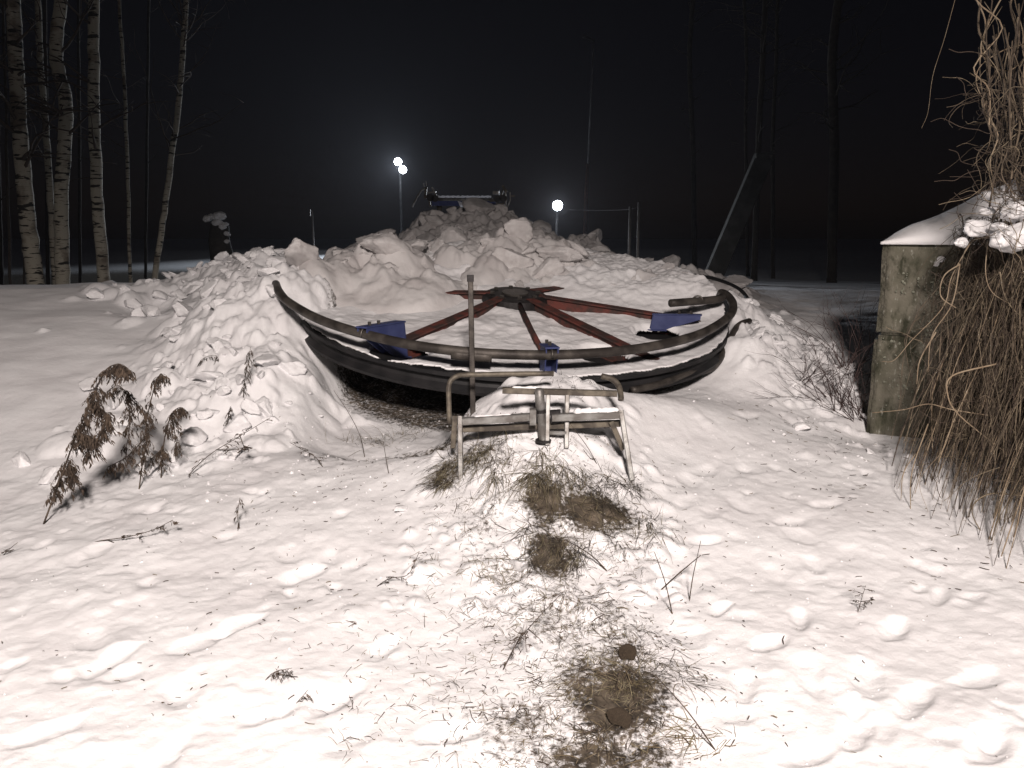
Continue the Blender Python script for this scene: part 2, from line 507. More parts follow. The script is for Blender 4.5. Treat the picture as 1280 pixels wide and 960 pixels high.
# boot prints and scuffs pressed into the snow
prints = []
for px, py in ((1175, 745), (985, 668), (1030, 650), (1000, 772), (1012, 838), (1085, 842), (1145, 868), (1225, 842), (1232, 930),
               (960, 800), (930, 850), (1070, 900), (900, 760), (880, 690), (1120, 780), (330, 880), (250, 800), (140, 820), (420, 860), (560, 900),
               (60, 900), (380, 720), (480, 800), (200, 930), (300, 780), (880, 620), (930, 570), (980, 540), (1040, 590), (1010, 930)):
    d = raydir(px, py); t = (CAMZ - .04) / -d.z
    prints.append((d.x * t, d.y * t, random.uniform(.10, .15), -random.uniform(.016, .03), random.uniform(.2, 1.4), .45))
lumps(GZ, gx, gy, prints, 'add')
def dents(n, x0, x1, y0, y1):
    return [(random.uniform(x0, x1), random.uniform(y0, y1), random.uniform(.04, .12), -random.uniform(.006, .018), random.uniform(0, 3), random.uniform(.5, .9)) for _ in range(n)]
lumps(GZ, gx, gy, dents(140, -2.6, 2.2, 2.0, 4.8), 'add')
GZ = GZ + tramp * .005 * fbm(GX * 34, GY * 34, 2, 41) * sstep(9, 4, GY)

def gp_flat(px, py, z):
    d = raydir(px, py); t = (z - CAMZ) / d.z
    return d.x * t, d.y * t
# bare soil and trodden grass showing through, and the painted dark of the far field
soil = np.full(GZ.shape, -.25)
for px, py, z, sx, sy, a in ((775, 870, .02, .17, .20, .62), (770, 945, .0, .24, .14, .42), (640, 930, .0, .22, .14, .24), (720, 830, .03, .13, .25, .34),
                             (690, 690, .12, .14, .16, .45), (745, 635, .22, .20, .16, .55), (600, 575, .34, .14, .12, .30),
                             (560, 590, .28, .10, .14, .45), (680, 610, .32, .13, .2, .45), (620, 700, .12, .35, .3, .17), (700, 760, .08, .25, .35, .25),
                             (460, 790, .03, .35, .2, .06), (500, 560, .24, .5, .18, .40), (600, 860, .0, .3, .2, .12), (800, 680, .14, .15, .2, .2),
                             (560, 480, .35, .7, .25, .30), (660, 740, .08, .30, .45, .22), (720, 640, .2, .42, .4, .22), (760, 800, .04, .22, .4, .25), (690, 900, .0, .42, .25, .22), (610, 640, .2, .3, .3, .18), (790, 500, .45, .3, .2, .25)):
    cx, cy = gp_flat(px, py, z)
    soil = np.maximum(soil, -.25 + (a + .25) * gauss(GX, GY, cx, cy, sx * 1.5, sy * 1.5) * (1 + .5 * fbm(GX * 6, GY * 6, 3, 5)))
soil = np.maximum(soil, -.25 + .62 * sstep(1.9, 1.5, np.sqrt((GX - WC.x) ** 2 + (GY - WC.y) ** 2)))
soil = np.maximum(soil, -.25 + .95 * gauss(GX, GY, -13, 24, 15, 10))                    # unlit scrub round the birches, its darkness put into the soil colour
ground = link('snow_ground', grid_mesh('snow_ground', gx, gy, GZ, attr=soil), M['ground'])
tag(ground, 'trampled snow covering the ground', None, kind='structure')

def G(x, y):
    i = int(np.clip(np.searchsorted(gx, x) - 1, 0, len(gx) - 2)); j = int(np.clip(np.searchsorted(gy, y) - 1, 0, len(gy) - 2))
    a = (x - gx[i]) / (gx[i + 1] - gx[i]); b = (y - gy[j]) / (gy[j + 1] - gy[j])
    return float((GZ[j, i] * (1 - a) + GZ[j, i + 1] * a) * (1 - b) + (GZ[j + 1, i] * (1 - a) + GZ[j + 1, i + 1] * a) * b)
def gp(px, py):
    """where the sight line of a pixel meets the ground"""
    d = raydir(px, py); t = 1.2
    while t < 60:
        if CAMZ + d.z * t < G(d.x * t, d.y * t): break
        t += .01
    return Vector((d.x * t, d.y * t, G(d.x * t, d.y * t)))

# ---- ploughed snow pile
pxs = np.arange(-4.6, 5.2, .017)
pys = np.concatenate([np.arange(6.2, 11, .018), np.arange(11, 16.5, .03)])
PX, PY = np.meshgrid(pxs, pys)
P0 = pile_height(PX, PY)
PBASE = base_height(PX, PY)
r_ = np.sqrt((PX - WC.x) ** 2 + (PY - WC.y) ** 2)
onwheel = wheel_plane_z(PX, np.minimum(PY, 8.9), -.05) - .55 * np.clip(r_ - 1.95, 0, 9)
PBASE = np.maximum(PBASE, onwheel)
rough = np.clip(P0 * 2.2, 0, 1)
PZ = PBASE + P0 + rough * (.26 * fbm(PX * 1.6, PY * 1.6, 3, 51) + .26 * fbm(PX * 3.6, PY * 3.6, 5, 61) - .05)
lumps(PZ, pxs, pys, scatter(800, -4.2, 4.6, 7.0, 14.5, .05, .36, (.15, .45), lambda x, y: float(np.clip(pile_height(np.array(x), np.array(y)) * 1.5, 0, 1))), 'max', .8)
lumps(PZ, pxs, pys, scatter(2600, -4.2, 4.6, 7.0, 13.5, .02, .09, (.4, .9), lambda x, y: float(np.clip(pile_height(np.array(x), np.array(y)) * 1.5, 0, 1))), 'max', .6)
PZ += rough * (.13 * fbm(PX * 7, PY * 7, 6, 71) + .05 * np.abs(fbm(PX * 18, PY * 18, 4, 73)))
edge = sstep(.02, .13, P0)
PZ = PBASE - .16 + (PZ - PBASE + .16) * edge
pile_mask = P0 > .03
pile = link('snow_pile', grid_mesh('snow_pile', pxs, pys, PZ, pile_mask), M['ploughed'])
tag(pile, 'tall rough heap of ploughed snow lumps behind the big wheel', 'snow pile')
def PG(x, y):
    i = int(np.clip(np.searchsorted(pxs, x), 0, len(pxs) - 1)); j = int(np.clip(np.searchsorted(pys, y), 0, len(pys) - 1))
    return float(PZ[j, i])

# ---- snow clods: a dozen shapes, shared
import bmesh
def noise3(v, s):
    from mathutils import noise
    return noise.fractal(Vector(v) * s, 1.0, 2.0, 4)
CL = []
for k in range(12):
    bm = bmesh.new()
    bmesh.ops.create_icosphere(bm, subdivisions=4, radius=1.0)
    pl = []
    for _ in range(9 if k % 3 else 14):
        n = Vector((random.gauss(0, 1), random.gauss(0, 1), random.gauss(0, 1))).normalized()
        pl.append((n, random.uniform(.42, .8)))
    off = Vector((k * 7.3, 0, 0))
    sc = Vector((1.1, random.uniform(.6, 1), random.uniform(.4, .8)))
    for v in bm.verts:
        p = v.co.copy()
        for n, d in pl:
            q = p.dot(n)
            if q > d: p -= n * (q - d) * .98
        p *= 1 + .10 * noise3(p + off, 1.7) + .09 * noise3(p + off, 5.0) + .05 * noise3(p + off, 12.0)
        v.co = Vector((p.x * sc.x, p.y * sc.y, p.z * sc.z))
    me = bpy.data.meshes.new('snow_clod'); bm.to_mesh(me); bm.free()
    me.materials.append(M['snow'])
    me.polygons.foreach_set('use_smooth', np.full(len(me.polygons), True))
    CL.append(me)
RL = []
for k in range(5):
    bm = bmesh.new(); bmesh.ops.create_icosphere(bm, subdivisions=4, radius=1.0)
    for v in bm.verts:
        p = v.co.copy(); v.co = p * (1 + .34 * noise3(p + Vector((k * 5.1, 3, 0)), .9) + .12 * noise3(p + Vector((0, k * 3.7, 0)), 2.6))
    me = bpy.data.meshes.new('snow_lump'); bm.to_mesh(me); bm.free(); me.materials.append(M['snow'])
    me.polygons.foreach_set('use_smooth', np.full(len(me.polygons), True)); RL.append(me)
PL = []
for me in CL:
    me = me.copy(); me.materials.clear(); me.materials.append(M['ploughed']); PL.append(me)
def clod(parent, loc, r, rot=None, soft=False):
    o = bpy.data.objects.new('snow_clod', random.choice(RL if soft else PL if parent is pile else CL))
    COL.objects.link(o)
    o.parent = parent
    o.location = loc
    o.rotation_euler = rot or (random.uniform(-.6, .6), random.uniform(-.6, .6), random.uniform(0, 6.28))
    o.scale = (r, r * random.uniform(.8, 1.1), r * random.uniform(.75, 1.1))
    return o
n_ = 0
while n_ < 285:
    x, y = random.uniform(-4, 4.2), random.uniform(7.0, 13.2)
    h = float(pile_height(np.array(x), np.array(y)))
    if h < .12 or random.random() > .25 + h: continue
    r = .06 + .20 * random.random() ** 1.8
    if y > 10: r *= 1.15
    clod(pile, (x, y, PG(x, y) + r * random.uniform(-.3, .3)), r)
    n_ += 1
for px, py, y, r in ((625, 276, 12.3, .22), (588, 274, 12.2, .20), (548, 287, 11.8, .24), (462, 272 + 18, 11.2, .24), (530, 330, 10.0, .30),
                     (670, 315, 10.4, .24), (455, 345, 9.2, .30), (395, 318, 9.1, .20), (375, 322, 9.0, .13), (690, 325, 10.2, .2), (740, 318, 11, .2), (420, 360, 8.8, .2)):
    p = at(px, py, y)
    clod(pile, (p.x, p.y, PG(p.x, p.y) + r * .15), r)
n_ = 0
while n_ < 280:
    x, y = random.uniform(-4.5, 3.1), random.uniform(4.3, 9.6)
    if random.random() > bank(x, y): continue
    if math.hypot(x - WC.x, y - WC.y) < 2.02 and y > 5.2: continue
    r = .025 + .10 * random.random() ** 2
    clod(ground, (x, y, G(x, y) + r * random.uniform(0, .5)), r)
    n_ += 1
for px, py, r in ((228, 395, .17), (226, 375, .10), (165, 385, .13), (120, 372, .10), (190, 395, .12), (330, 575 - 60, .10), (640, 690, .06), (650, 712, .07), (500, 640, .05)):
    p = gp(px, py)
    clod(ground, (p.x, p.y, p.z + r * .3), r)

# ================================================================== the big wheel
def wl(u, v, w=0.0):
    return WC + WU * u + WV * v + WN * w
def wheel_px(px, py, w=0.0):
    d = raydir(px, py); o = Vector((0, 0, CAMZ)); c = WC + WN * w
    t = (c - o).dot(WN) / d.dot(WN)
    q = o + d * t - c
    return q.dot(WU), q.dot(WV)
wheel = empty('cable_wheel', wl(0, 0, -.2))
tag(wheel, 'huge tilted steel cable wheel with red spokes, half buried in snow', 'cable wheel')
# rim: grooved channel section swept round
prof = [(1.78, 0), (1.90, 0), (1.905, -.025), (1.86, -.05), (1.85, -.07), (1.86, -.09), (1.905, -.12), (1.90, -.145), (1.76, -.145), (1.755, -.125), (1.79, -.11), (1.79, -.03)]
def sweep(prof, name, m, parent, n=144):
    k = len(prof)
    vs = [wl(r * math.cos(2 * math.pi * i / n), r * math.sin(2 * math.pi * i / n), w) for i in range(n) for r, w in prof]
    fs = [(i * k + j, i * k + (j + 1) % k, ((i + 1) % n) * k + (j + 1) % k, ((i + 1) % n) * k + j) for i in range(n) for j in range(k)]
    fs = [f[::-1] for f in fs]
    return MB().add(vs, fs).build(name, m, parent, False)
sweep(prof, 'rim', M['rim'], wheel)
sweep([(.05, -.12), (1.775, -.12), (1.775, -.135), (.05, -.135)], 'web_pit_plate', M['plate'], wheel, 72)  # web plate left solid; its dark colour stands for the shaded pit
sweep([(.0, .125), (.26, .125), (.29, .11), (.30, .05), (.32, .03), (.32, -.11), (.0, -.11)], 'hub', M['hub'], wheel, 40)
mb = MB(); mb.tube([wl(0, 0, .12), wl(0, 0, .14)], .12, 18); mb.build('hub_cap', M['bolt'], wheel)
for i in range(8):
    a = i * math.pi / 4 + .2
    mb = MB(); c = wl(.21 * math.cos(a), .21 * math.sin(a), .115); mb.tube([c, c + WN * .03], .022, 6); mb.build('bolt', M['bolt'], wheel)
def spoke(ang, r0, r1, wid, h0, h1, m):
    d = WU * math.cos(ang) + WV * math.sin(ang)
    s = WN.cross(d)
    root = None
    a0, a1 = WC + d * r0, WC + d * r1
    mb = MB()
    # I-beam: tapering web with top and bottom flange
    th = .012
    def pt(c, sx, w): return c + s * sx + WN * w
    for (w0a, w1a, w0b, w1b, wd) in ((h0 - th, h0, h1 - th, h1, wid), (-.11, h0 - th, -.11, h1 - th, th), (-.122, -.11, -.122, -.11, wid)):
        vs = [pt(a0, -wd / 2, w0a), pt(a0, wd / 2, w0a), pt(a0, wd / 2, w1a), pt(a0, -wd / 2, w1a),
              pt(a1, -wd / 2, w0b), pt(a1, wd / 2, w0b), pt(a1, wd / 2, w1b), pt(a1, -wd / 2, w1b)]
        mb.add(vs, [(0, 1, 2, 3), (7, 6, 5, 4), (0, 4, 5, 1), (1, 5, 6, 2), (2, 6, 7, 3), (3, 7, 4, 0)])
    return mb.build('spoke', m, wheel)
def ang_of(px, py, w=.05):
    u, v = wheel_px(px, py, w); return math.atan2(v, u)
sp_angles = [ang_of(470, 432), ang_of(765, 423), ang_of(775, 388)]
for i, a in enumerate(sp_angles):
    spoke(a, .22, 1.77, .09, .13, .015, M['red'])
spoke(sp_angles[0] - 1.0, .22, 1.77, .10, .13, .05, M['red'])
spoke(sp_angles[2] + .9, .22, 1.77, .10, .13, .05, M['red'])
a = ang_of(690, 466, 0)
d = WU * math.cos(a) + WV * math.sin(a)
mb = MB(); mb.tube([WC + d * .2 + WN * .10, WC + d * .9 + WN * .05, WC + d * 1.78 + WN * .02], .022, 8); mb.build('brace_pipe', M['red'], wheel, True)
a = ang_of(627, 440, 0)
d = WU * math.cos(a) + WV * math.sin(a)
mb = MB(); mb.bar(WC + d * .25 + WN * -.015, WC + d * 1.78 + WN * -.02, .05, .02, WN); mb.build('brace_pipe', M['red'], wheel)

# snow lying on the wheel, open at the wheel's round holes, where the dark plate shows
holes = [wheel_px(502, 447, -.05) + (.19,), wheel_px(752, 449, -.05) + (.19,), wheel_px(822, 420, -.05) + (.19,)]
us = np.linspace(-1.90, 1.90, 320)
U, V = np.meshgrid(us, us)
rr = np.sqrt(U * U + V * V)
wz = .004 + .045 * fbm(U * 2.2, V * 2.2, 3, 91) + .03 * fbm(U * 9, V * 9, 3, 92) + .012 * sstep(1.6, 1.78, rr) + .02 * sstep(.6, .3, rr)
wz += .06 * gauss(U, V, -.2, -.5, .4, .5) * (0.5 + fbm(U * 5, V * 5, 2, 8))
wz = np.where(rr > 1.74, np.maximum(wz, .014 + .012 * fbm(U * 7, V * 7, 2, 5)), wz)
wz += .23 * sstep(-.05, 1.0, V + .25 * np.abs(U) + .25 * fbm(U * 2, V * 2, 3, 33)) * (1 + .5 * fbm(U * 6, V * 6, 4, 34))
keep = rr < 1.878 + .05 * fbm(U * 6, V * 6, 3, 12)
for hu, hv, hr in holes:
    e = np.sqrt((U - hu) ** 2 + ((V - hv)) ** 2) + .03 * fbm(U * 12, V * 12, 2, 93)
    keep &= e > hr
    wz -= .05 * sstep(hr + .06, hr, e)
me = grid_mesh('snow_cover', us, us, wz, keep)
co = np.zeros(len(me.vertices) * 3, np.float32); me.vertices.foreach_get('co', co); co = co.reshape(-1, 3)
Rm = np.array([WU, WV, WN])
me.vertices.foreach_set('co', (co @ Rm + np.array(WC)).astype(np.float32).reshape(-1)); me.update()
cover = link('snow_cover', me, M['snow'])
sol = cover.modifiers.new('thick', 'SOLIDIFY'); sol.thickness = .012; sol.offset = -1
tag(cover, 'flat snow layer lying between the red spokes of the wheel', 'snow layer')

# upper guard ring: a bent pipe held by blue brackets
UPC = Vector((-.058, 7.0, 1.201)); ua, ub = -.056, .195
def up_pt(px, py):
    d = raydir(px, py)
    t = (UPC.z - CAMZ - ua * UPC.x - ub * UPC.y) / (d.z - ua * d.x - ub * d.y)
    return Vector((0, 0, CAMZ)) + d * t
ring_px = [(342, 355), (352, 366), (368, 379), (410, 401), (480, 424), (555, 439), (640, 443.5), (720, 440.5), (800, 432), (868, 417), (912, 397), (926, 383), (915, 371), (888, 365), (858, 370), (838, 379)]
rp = []
for px, py in ring_px:
    p = up_pt(px, py)
    # draw the pipe back onto its own circle so that it is a true bend in space
    q = p - UPC; rr_ = q.length
    rp.append(UPC + q * (0.75 * (1.985 / rr_) + 0.25) if rr_ > 1.5 else p)
ring_curve = spline(rp, 10)
ring = empty('guard_ring', ring_curve[0])
tag(ring, 'bent grey steel pipe ring raised above the wheel on blue brackets', 'guard ring')
mb = MB(); mb.tube(ring_curve, .034, 12); mb.build('ring_pipe', M['ring'], ring, True)
# flat shoe under the pipe where two lengths are spliced
i0 = min(range(len(ring_curve)), key=lambda i: abs(ring_curve[i].x - (-.42)))
i1 = min(range(len(ring_curve)), key=lambda i: abs(ring_curve[i].x - (-.12)) + (10 if ring_curve[i].y > 6 else 0))
lo_, hi_ = sorted((i0, i1))
mb = MB(); mb.tube([p - Vector((0, 0, .022)) for p in ring_curve[lo_:hi_ + 1]] if hi_ - lo_ > 1 else ring_curve[lo_:lo_ + 3], .037, 10); mb.build('splice_sleeve', M['ring'], ring, True)
def bracket(px, py, inward=.26, dz=0.0):
    """blue plate bracket from the wheel up to the ring near a pixel"""
    p = min(ring_curve, key=lambda q: (Vector((q.x / q.y, 0, 0)) - Vector(((px - 640) / 960 * 1.02, 0, 0))).length + (5 if q.y > 6.7 else 0))
    c = UPC - p; c.z = 0; inn = c.normalized()
    side = Vector((-inn.y, inn.x, 0))
    foot = p + inn * inward; foot.z = wheel_plane_z(foot.x, foot.y, -.06)
    top = p + inn * .03 + Vector((0, 0, .05 + dz))
    H = top.z - foot.z
    br = empty('bracket', foot); br.parent = ring; br.matrix_parent_inverse = parent_matrix(ring).inverted()
    for sgn in (-1, 1):
        mb = MB()
        o = side * (.04 * sgn)
        mb.plate([foot - inn * .06 + o, foot + inn * .06 + o, foot + inn * .03 + Vector((0, 0, H)) + o, top - inn * .06 + o, top - inn * .06 + o - Vector((0, 0, .035))], side, .008)
        mb.build('side_plate', M['blue'], br)
    mb = MB(); a = top - inn * .07 - Vector((0, 0, -.002)); b = foot + inn * .04 + Vector((0, 0, H + .002)); mb.bar(a, b, .10, .012); mb.build('top_plate', M['blue'], br)
    mb = MB(); mb.bar(foot - inn * .09, foot + inn * .09, .12, .014); mb.build('base_plate', M['blue'], br)
    mb = MB(); mb.plate([foot + inn * .06 - side * .044, foot + inn * .06 + side * .044, foot + inn * .03 + Vector((0, 0, H)) + side * .044, foot + inn * .03 + Vector((0, 0, H)) - side * .044], inn, .008); mb.build('back_plate', M['blue'], br)
    for k in (-.04, .06):
        q = top + inn * (k + .06) + Vector((0, 0, .008)); mb = MB(); mb.tube([q, q + Vector((0, 0, .025))], .013, 6); mb.build('bolt', M['bolt'], br)
    # U clamp over the pipe
    mb = MB(); mb.tube([p + inn * (.045 * math.cos(t)) + Vector((0, 0, .045 * math.sin(t))) for t in np.linspace(-.3, math.pi + .3, 9)], .008, 5); mb.build('clamp', M['bolt'], br, True)
bracket(456, 415, .36)
bracket(688, 445, .12)
bracket(868, 410, .34, -.17)

# second pipe lying low outside the rim on the right, and a cable over the far snow edge
low = [at(790, 489, 5.25), at(825, 480, 5.45), at(862, 467, 5.75), at(895, 456, 6.1), at(918, 446, 6.5), at(934, 448, 6.7)]
low = [Vector((p.x, p.y, max(p.z, G(p.x, p.y) + .02))) for p in low]
lp = MB().tube(spline(low, 8), .026, 10).build('curved_pipe', M['ring'], None, True)
tag(lp, 'dark curved pipe lying on the snow outside the rim', 'pipe')
cb = [at(862, 343, 9.4), at(895, 349, 9.0), at(925, 362, 8.4), at(942, 385, 7.9), at(952, 404, 7.5), at(966, 414, 7.3)]
cb = [Vector((p.x, p.y, max(p.z, G(p.x, p.y) + .02))) for p in cb]
co_ = MB().tube(spline(cb, 8), .02, 8).build('black_cable', M['cable'], None, True)
tag(co_, 'thick black cable arching over snow lumps beyond the guard ring', 'cable')

# upright bar in front of the ring
b0, b1 = at(591, 476, 4.80), at(588, 346, 4.86)
mb = MB(); mb.bar(Vector((b0.x, b0.y, b0.z - .3)), b1, .034, .02, (0, 1, 0)); st_ = mb.build('steel_stake', M['ring'])
tag(st_, 'thin upright steel bar standing at the front of the guard ring', 'stake')
mb = MB(); mb.bar(b1 - Vector((0, 0, .03)), b1 + Vector((0, 0, .012)), .042, .03, (0, 1, 0)); mb.build('tip', M['hub'], st_)

# ================================================================== small pipe frame half sunk in the snow in front
fr = empty('pipe_frame', at(680, 600, 4.2))
tag(fr, 'rusty galvanised pipe frame with crossbar and hoop poking out of snow', 'pipe frame')
Y0 = 4.18
def fb(name, a, b, w, h, m='galv', up=(0, 0, 1)):
    mb = MB(); mb.bar(a, b, w, h, up); return mb.build(name, M[m], fr)
fb('crossbar', at(573, 527, Y0), at(664, 521, Y0), .045, .04)
fb('crossbar', at(690, 522, Y0), at(777, 518, Y0), .045, .04)
fb('lower_rail', at(576, 536, Y0 + .06), at(775, 529, Y0 + .06), .04, .035, 'oldpipe')
fb('leg', at(575, 520, Y0 - .005), at(576, 608, Y0 - .1), .028, .028, 'galv', (0, 1, 0))
fb('leg', at(776, 513, Y0 - .005), at(790, 600, Y0 - .1), .028, .028, 'galv', (0, 1, 0))
fb('brace', at(764, 527, Y0 + .02), at(779, 562, Y0 + .02), .03, .012, 'oldpipe', (0, 1, 0))
fb('brace', at(569, 520, Y0 + .03), at(566, 560, Y0 + .03), .03, .012, 'oldpipe', (0, 1, 0))
fb('top_rail', at(628, 488, Y0 + .1), at(771, 492, Y0 + .1), .032, .034, 'oldpipe')
fb('upright', at(685, 494, Y0 + .07), at(684, 556, Y0 - .02), .026, .026, 'galv', (0, 1, 0))
fb('upright', at(709, 494, Y0 + .07), at(708, 560, Y0 - .02), .026, .026, 'galv', (0, 1, 0))
fb('short_rail', at(686, 541, Y0 - .0), at(708, 541, Y0 - .0), .02, .02, 'galv')
fb('clamp_block', at(662, 521, Y0 - .03), at(670, 521, Y0 - .03), .05, .09, 'galv')
fb('clamp_block', at(688, 521, Y0 + .03), at(701, 520, Y0 + .03), .05, .07, 'hub')
mb = MB()
c0, c1 = at(674, 488, Y0 + .03), at(679, 552, Y0 + .0)
mb.tube([c0 + Vector((0, .0, .012)), c0, c0.lerp(c1, .35), c0.lerp(c1, .36), c0.lerp(c1, .97), c1], [.018, .027, .028, .024, .024, .024], 14); mb.build('post', M['galv'], fr, True)
mb = MB(); mb.tube([c0.lerp(c1, .38), c0.lerp(c1, .44)], .031, 14); mb.build('collar', M['hub'], fr)
mb = MB(); mb.tube([c1 + Vector((0, 0, .012)), c1], .045, 14); mb.build('foot_plate', M['hub'], fr)
hp = [at(562, 530, 4.42), at(561, 500, 4.44), at(561, 484, 4.46), at(564, 475, 4.47), at(572, 470, 4.48), at(584, 468.5, 4.5), at(640, 467.5, 4.52), at(692, 467, 4.54)]
mb = MB(); mb.tube(spline(hp, 6), .0155, 10); mb.build('hoop', M['oldpipe'], fr, True)
ep = [at(752, 470, 4.55), at(765, 474, 4.53), at(773, 482, 4.5), at(776, 494, 4.45), at(776, 500, 4.43)]
mb = MB(); mb.tube(spline(ep, 6), .018, 10); mb.build('hoop', M['oldpipe'], fr, True)

def snow_ridge(a, b, r, n=26, seed=1):
    """snow caught along the top of a bar"""
    rd = random.Random(seed); a, b = Vector(a), Vector(b)
    pts = [a.lerp(b, i / (n - 1)) + Vector((rd.gauss(0, r * .08), rd.gauss(0, r * .2), rd.gauss(0, r * .12))) for i in range(n)]
    rs = [r * (.25 if i in (0, n - 1) else 1) * (.75 + .5 * float(vnoise(np.array(i * .35 + seed), np.array(seed * 1.7), seed))) for i in range(n)]
    return MB().tube(pts, rs, 9).build('snow_ridge', M['snow'], fr, True)
snow_ridge(at(716, 514.5, Y0 + .005), at(774, 512.5, Y0 + .005), .019, 26, 2)
snow_ridge(at(592, 521.5, Y0 + .01), at(640, 518.5, Y0 + .01), .010, 18, 3)
snow_ridge(at(640, 484.5, Y0 + .105), at(676, 485.5, Y0 + .105), .010, 16, 4)

# ================================================================== concrete wall on the right
WK = Vector((2.57, 5.40, 0)); wd = Vector((.87, -.5, 0)).normalized(); wt = Vector((.5, .87, 0)).normalized()
wall = empty('concrete_wall', (WK.x, WK.y, G(WK.x + .1, WK.y - .1)))
tag(wall, 'mossy concrete block wall with snow along its top, behind hanging vines', 'wall')
def block(a, b, z0, z1, th=.46):
    """rough cast block from a to b metres along the wall"""
    bm = bmesh.new()
    bmesh.ops.create_cube(bm, size=1)
    bmesh.ops.bevel(bm, geom=bm.edges[:], offset=.03, segments=2, affect='EDGES')
    bmesh.ops.subdivide_edges(bm, edges=[e for e in bm.edges if e.calc_length() > .3], cuts=22, use_grid_fill=True)
    for v in bm.verts:
        c = v.co
        p = WK + wd * (a + (c.x + .5) * (b - a)) + wt * (.0 + (c.y + .5) * th) + Vector((0, 0, z0 + (c.z + .5) * (z1 - z0)))
        k = noise3(p, 3.0) * .010 + noise3(p, 11.0) * .006
        v.co = p - wt * k - wd * k * .5
    me = bpy.data.meshes.new('concrete_block'); bm.to_mesh(me); bm.free()
    return link('concrete_block', me, M['concrete'], wall)
zj, zt = .905, 1.555
for i, (a, b) in enumerate(((0, 1.15), (1.165, 2.3))):
    block(a, b, zj + .002, zt)
for i, (a, b) in enumerate(((-.004, .80), (.815, 1.7), (1.715, 2.3))):
    block(a, b, -.25, zj - .002, .465)
# lichen crusts, each a shallow flake
mb = MB()
cen = [(random.uniform(.03, .7), random.uniform(.4, 1.45)) for _ in range(16)]
for _ in range(420):
    ca, cz = random.choice(cen)
    a, z = random.gauss(ca, .05), random.gauss(cz, .06)
    if not (.01 < a < .8 and .3 < z < 1.53) or abs(z - .905) < .02: continue
    r = random.uniform(.002, .011)
    c = WK + wd * a + Vector((0, 0, z)) - wt * .012
    k = random.randint(6, 9)
    ring_ = [c + wd * (r * random.uniform(.6, 1.1) * math.cos(6.283 * j / k)) + Vector((0, 0, r * random.uniform(.6, 1.2) * math.sin(6.283 * j / k))) for j in range(k)]
    mb.add(ring_ + [c - wt * .006], [(j, (j + 1) % k, k) for j in range(k)])
tag(mb.build('lichen', M['lichen'], wall), kind='stuff')
# snow on top of the wall, thickening to the right
aa = np.linspace(-.015, 2.4, 120); tt = np.linspace(-.05, .62, 40)
vs, fs = [], []
def wall_snow_z(a, t):
    prof_ = np.interp(a, [-.02, .0, .05, .15, .4, .75, 1.2, 2.4], [0, .02, .06, .12, .25, .42, .5, .5])
    cross = max(0.0, 1 - ((t - .34) / .40) ** 2) ** .55
    return prof_ * cross * (1 + .25 * float(fbm(np.array(a * 3.0), np.array(t * 3.0), 3, 4)))
top = [[WK + wd * a + wt * t + Vector((0, 0, zt - .004 + wall_snow_z(a, t))) for t in tt] for a in aa]
vs = [p for row in top for p in row]
nb = len(tt)
fs = [(i * nb + j, (i + 1) * nb + j, (i + 1) * nb + j + 1, i * nb + j + 1) for i in range(len(aa) - 1) for j in range(nb - 1)]
bot = [Vector((p.x, p.y, zt - .02)) for p in vs]
fs2 = [tuple(k + len(vs) for k in f[::-1]) for f in fs]
per = [j for j in range(nb)] + [i * nb + nb - 1 for i in range(1, len(aa))] + [(len(aa) - 1) * nb + j for j in range(nb - 2, -1, -1)] + [i * nb for i in range(len(aa) - 2, 0, -1)]
N = len(vs)
fs3 = [(per[k], per[(k + 1) % len(per)], per[(k + 1) % len(per)] + N, per[k] + N) for k in range(len(per))]
sc_ = MB().add(vs + bot, fs + fs2 + fs3).build('snow_drift', M['snow'], None, True)
tag(sc_, 'thick smooth snow lying along the top of the concrete wall', 'snow drift')
for a, z, r in ((.36, 1.44, .024), (.335, 1.41, .018)):
    p = WK + wd * a - wt * .01 + Vector((0, 0, z)); clod(ground, p, r, None, True)

# ================================================================== dry vines over the wall
vine = empty('dry_vine', (2.75, 4.6, 0))
tag(vine, 'thick curtain of dry brown climbing vine hanging over the wall', 'vine')
def vine_curve(T, B, sag, wig, n=12):
    T, B = Vector(T), Vector(B)
    P1 = T + Vector((-.10 - sag * .3, -.18 - sag, .06 + sag * .25))
    P2 = B + Vector((.22, .22, random.uniform(.35, .8)))
    f1, f2, ph = random.uniform(3, 8), random.uniform(3, 8), random.uniform(0, 6)
    out = []
    for i in range(n + 1):
        t = i / n
        p = T * (1 - t) ** 3 + P1 * (3 * t * (1 - t) ** 2) + P2 * (3 * t * t * (1 - t)) + B * t ** 3
        p = p + Vector((math.sin(f1 * t + ph), math.sin(f2 * t + ph * 2), .5 * math.sin(f2 * t * 1.3 + ph))) * (wig * math.sin(math.pi * min(1, t * 1.1)))
        out.append(p)
    return out
def vine_ends(t, depth):
    T = Vector((2.95, 5.02, 1.60)).lerp(Vector((3.15, 3.75, 1.85)), t) + Vector((random.uniform(-.1, .3), random.uniform(-.12, .12), random.uniform(-.15, .12)))
    B = Vector((2.30, 4.35, 0)).lerp(Vector((2.42, 3.05, 0)), t) + Vector((random.uniform(-.14, .30) + depth, random.uniform(-.1, .3), 0))
    B.z = G(B.x, B.y) + random.choice((0, 0, .02, .1, .3)) * random.random()
    return T, B
VM = [M['vineA'], M['vineB'], M['vineB'], M['vineC'], M['twig']]
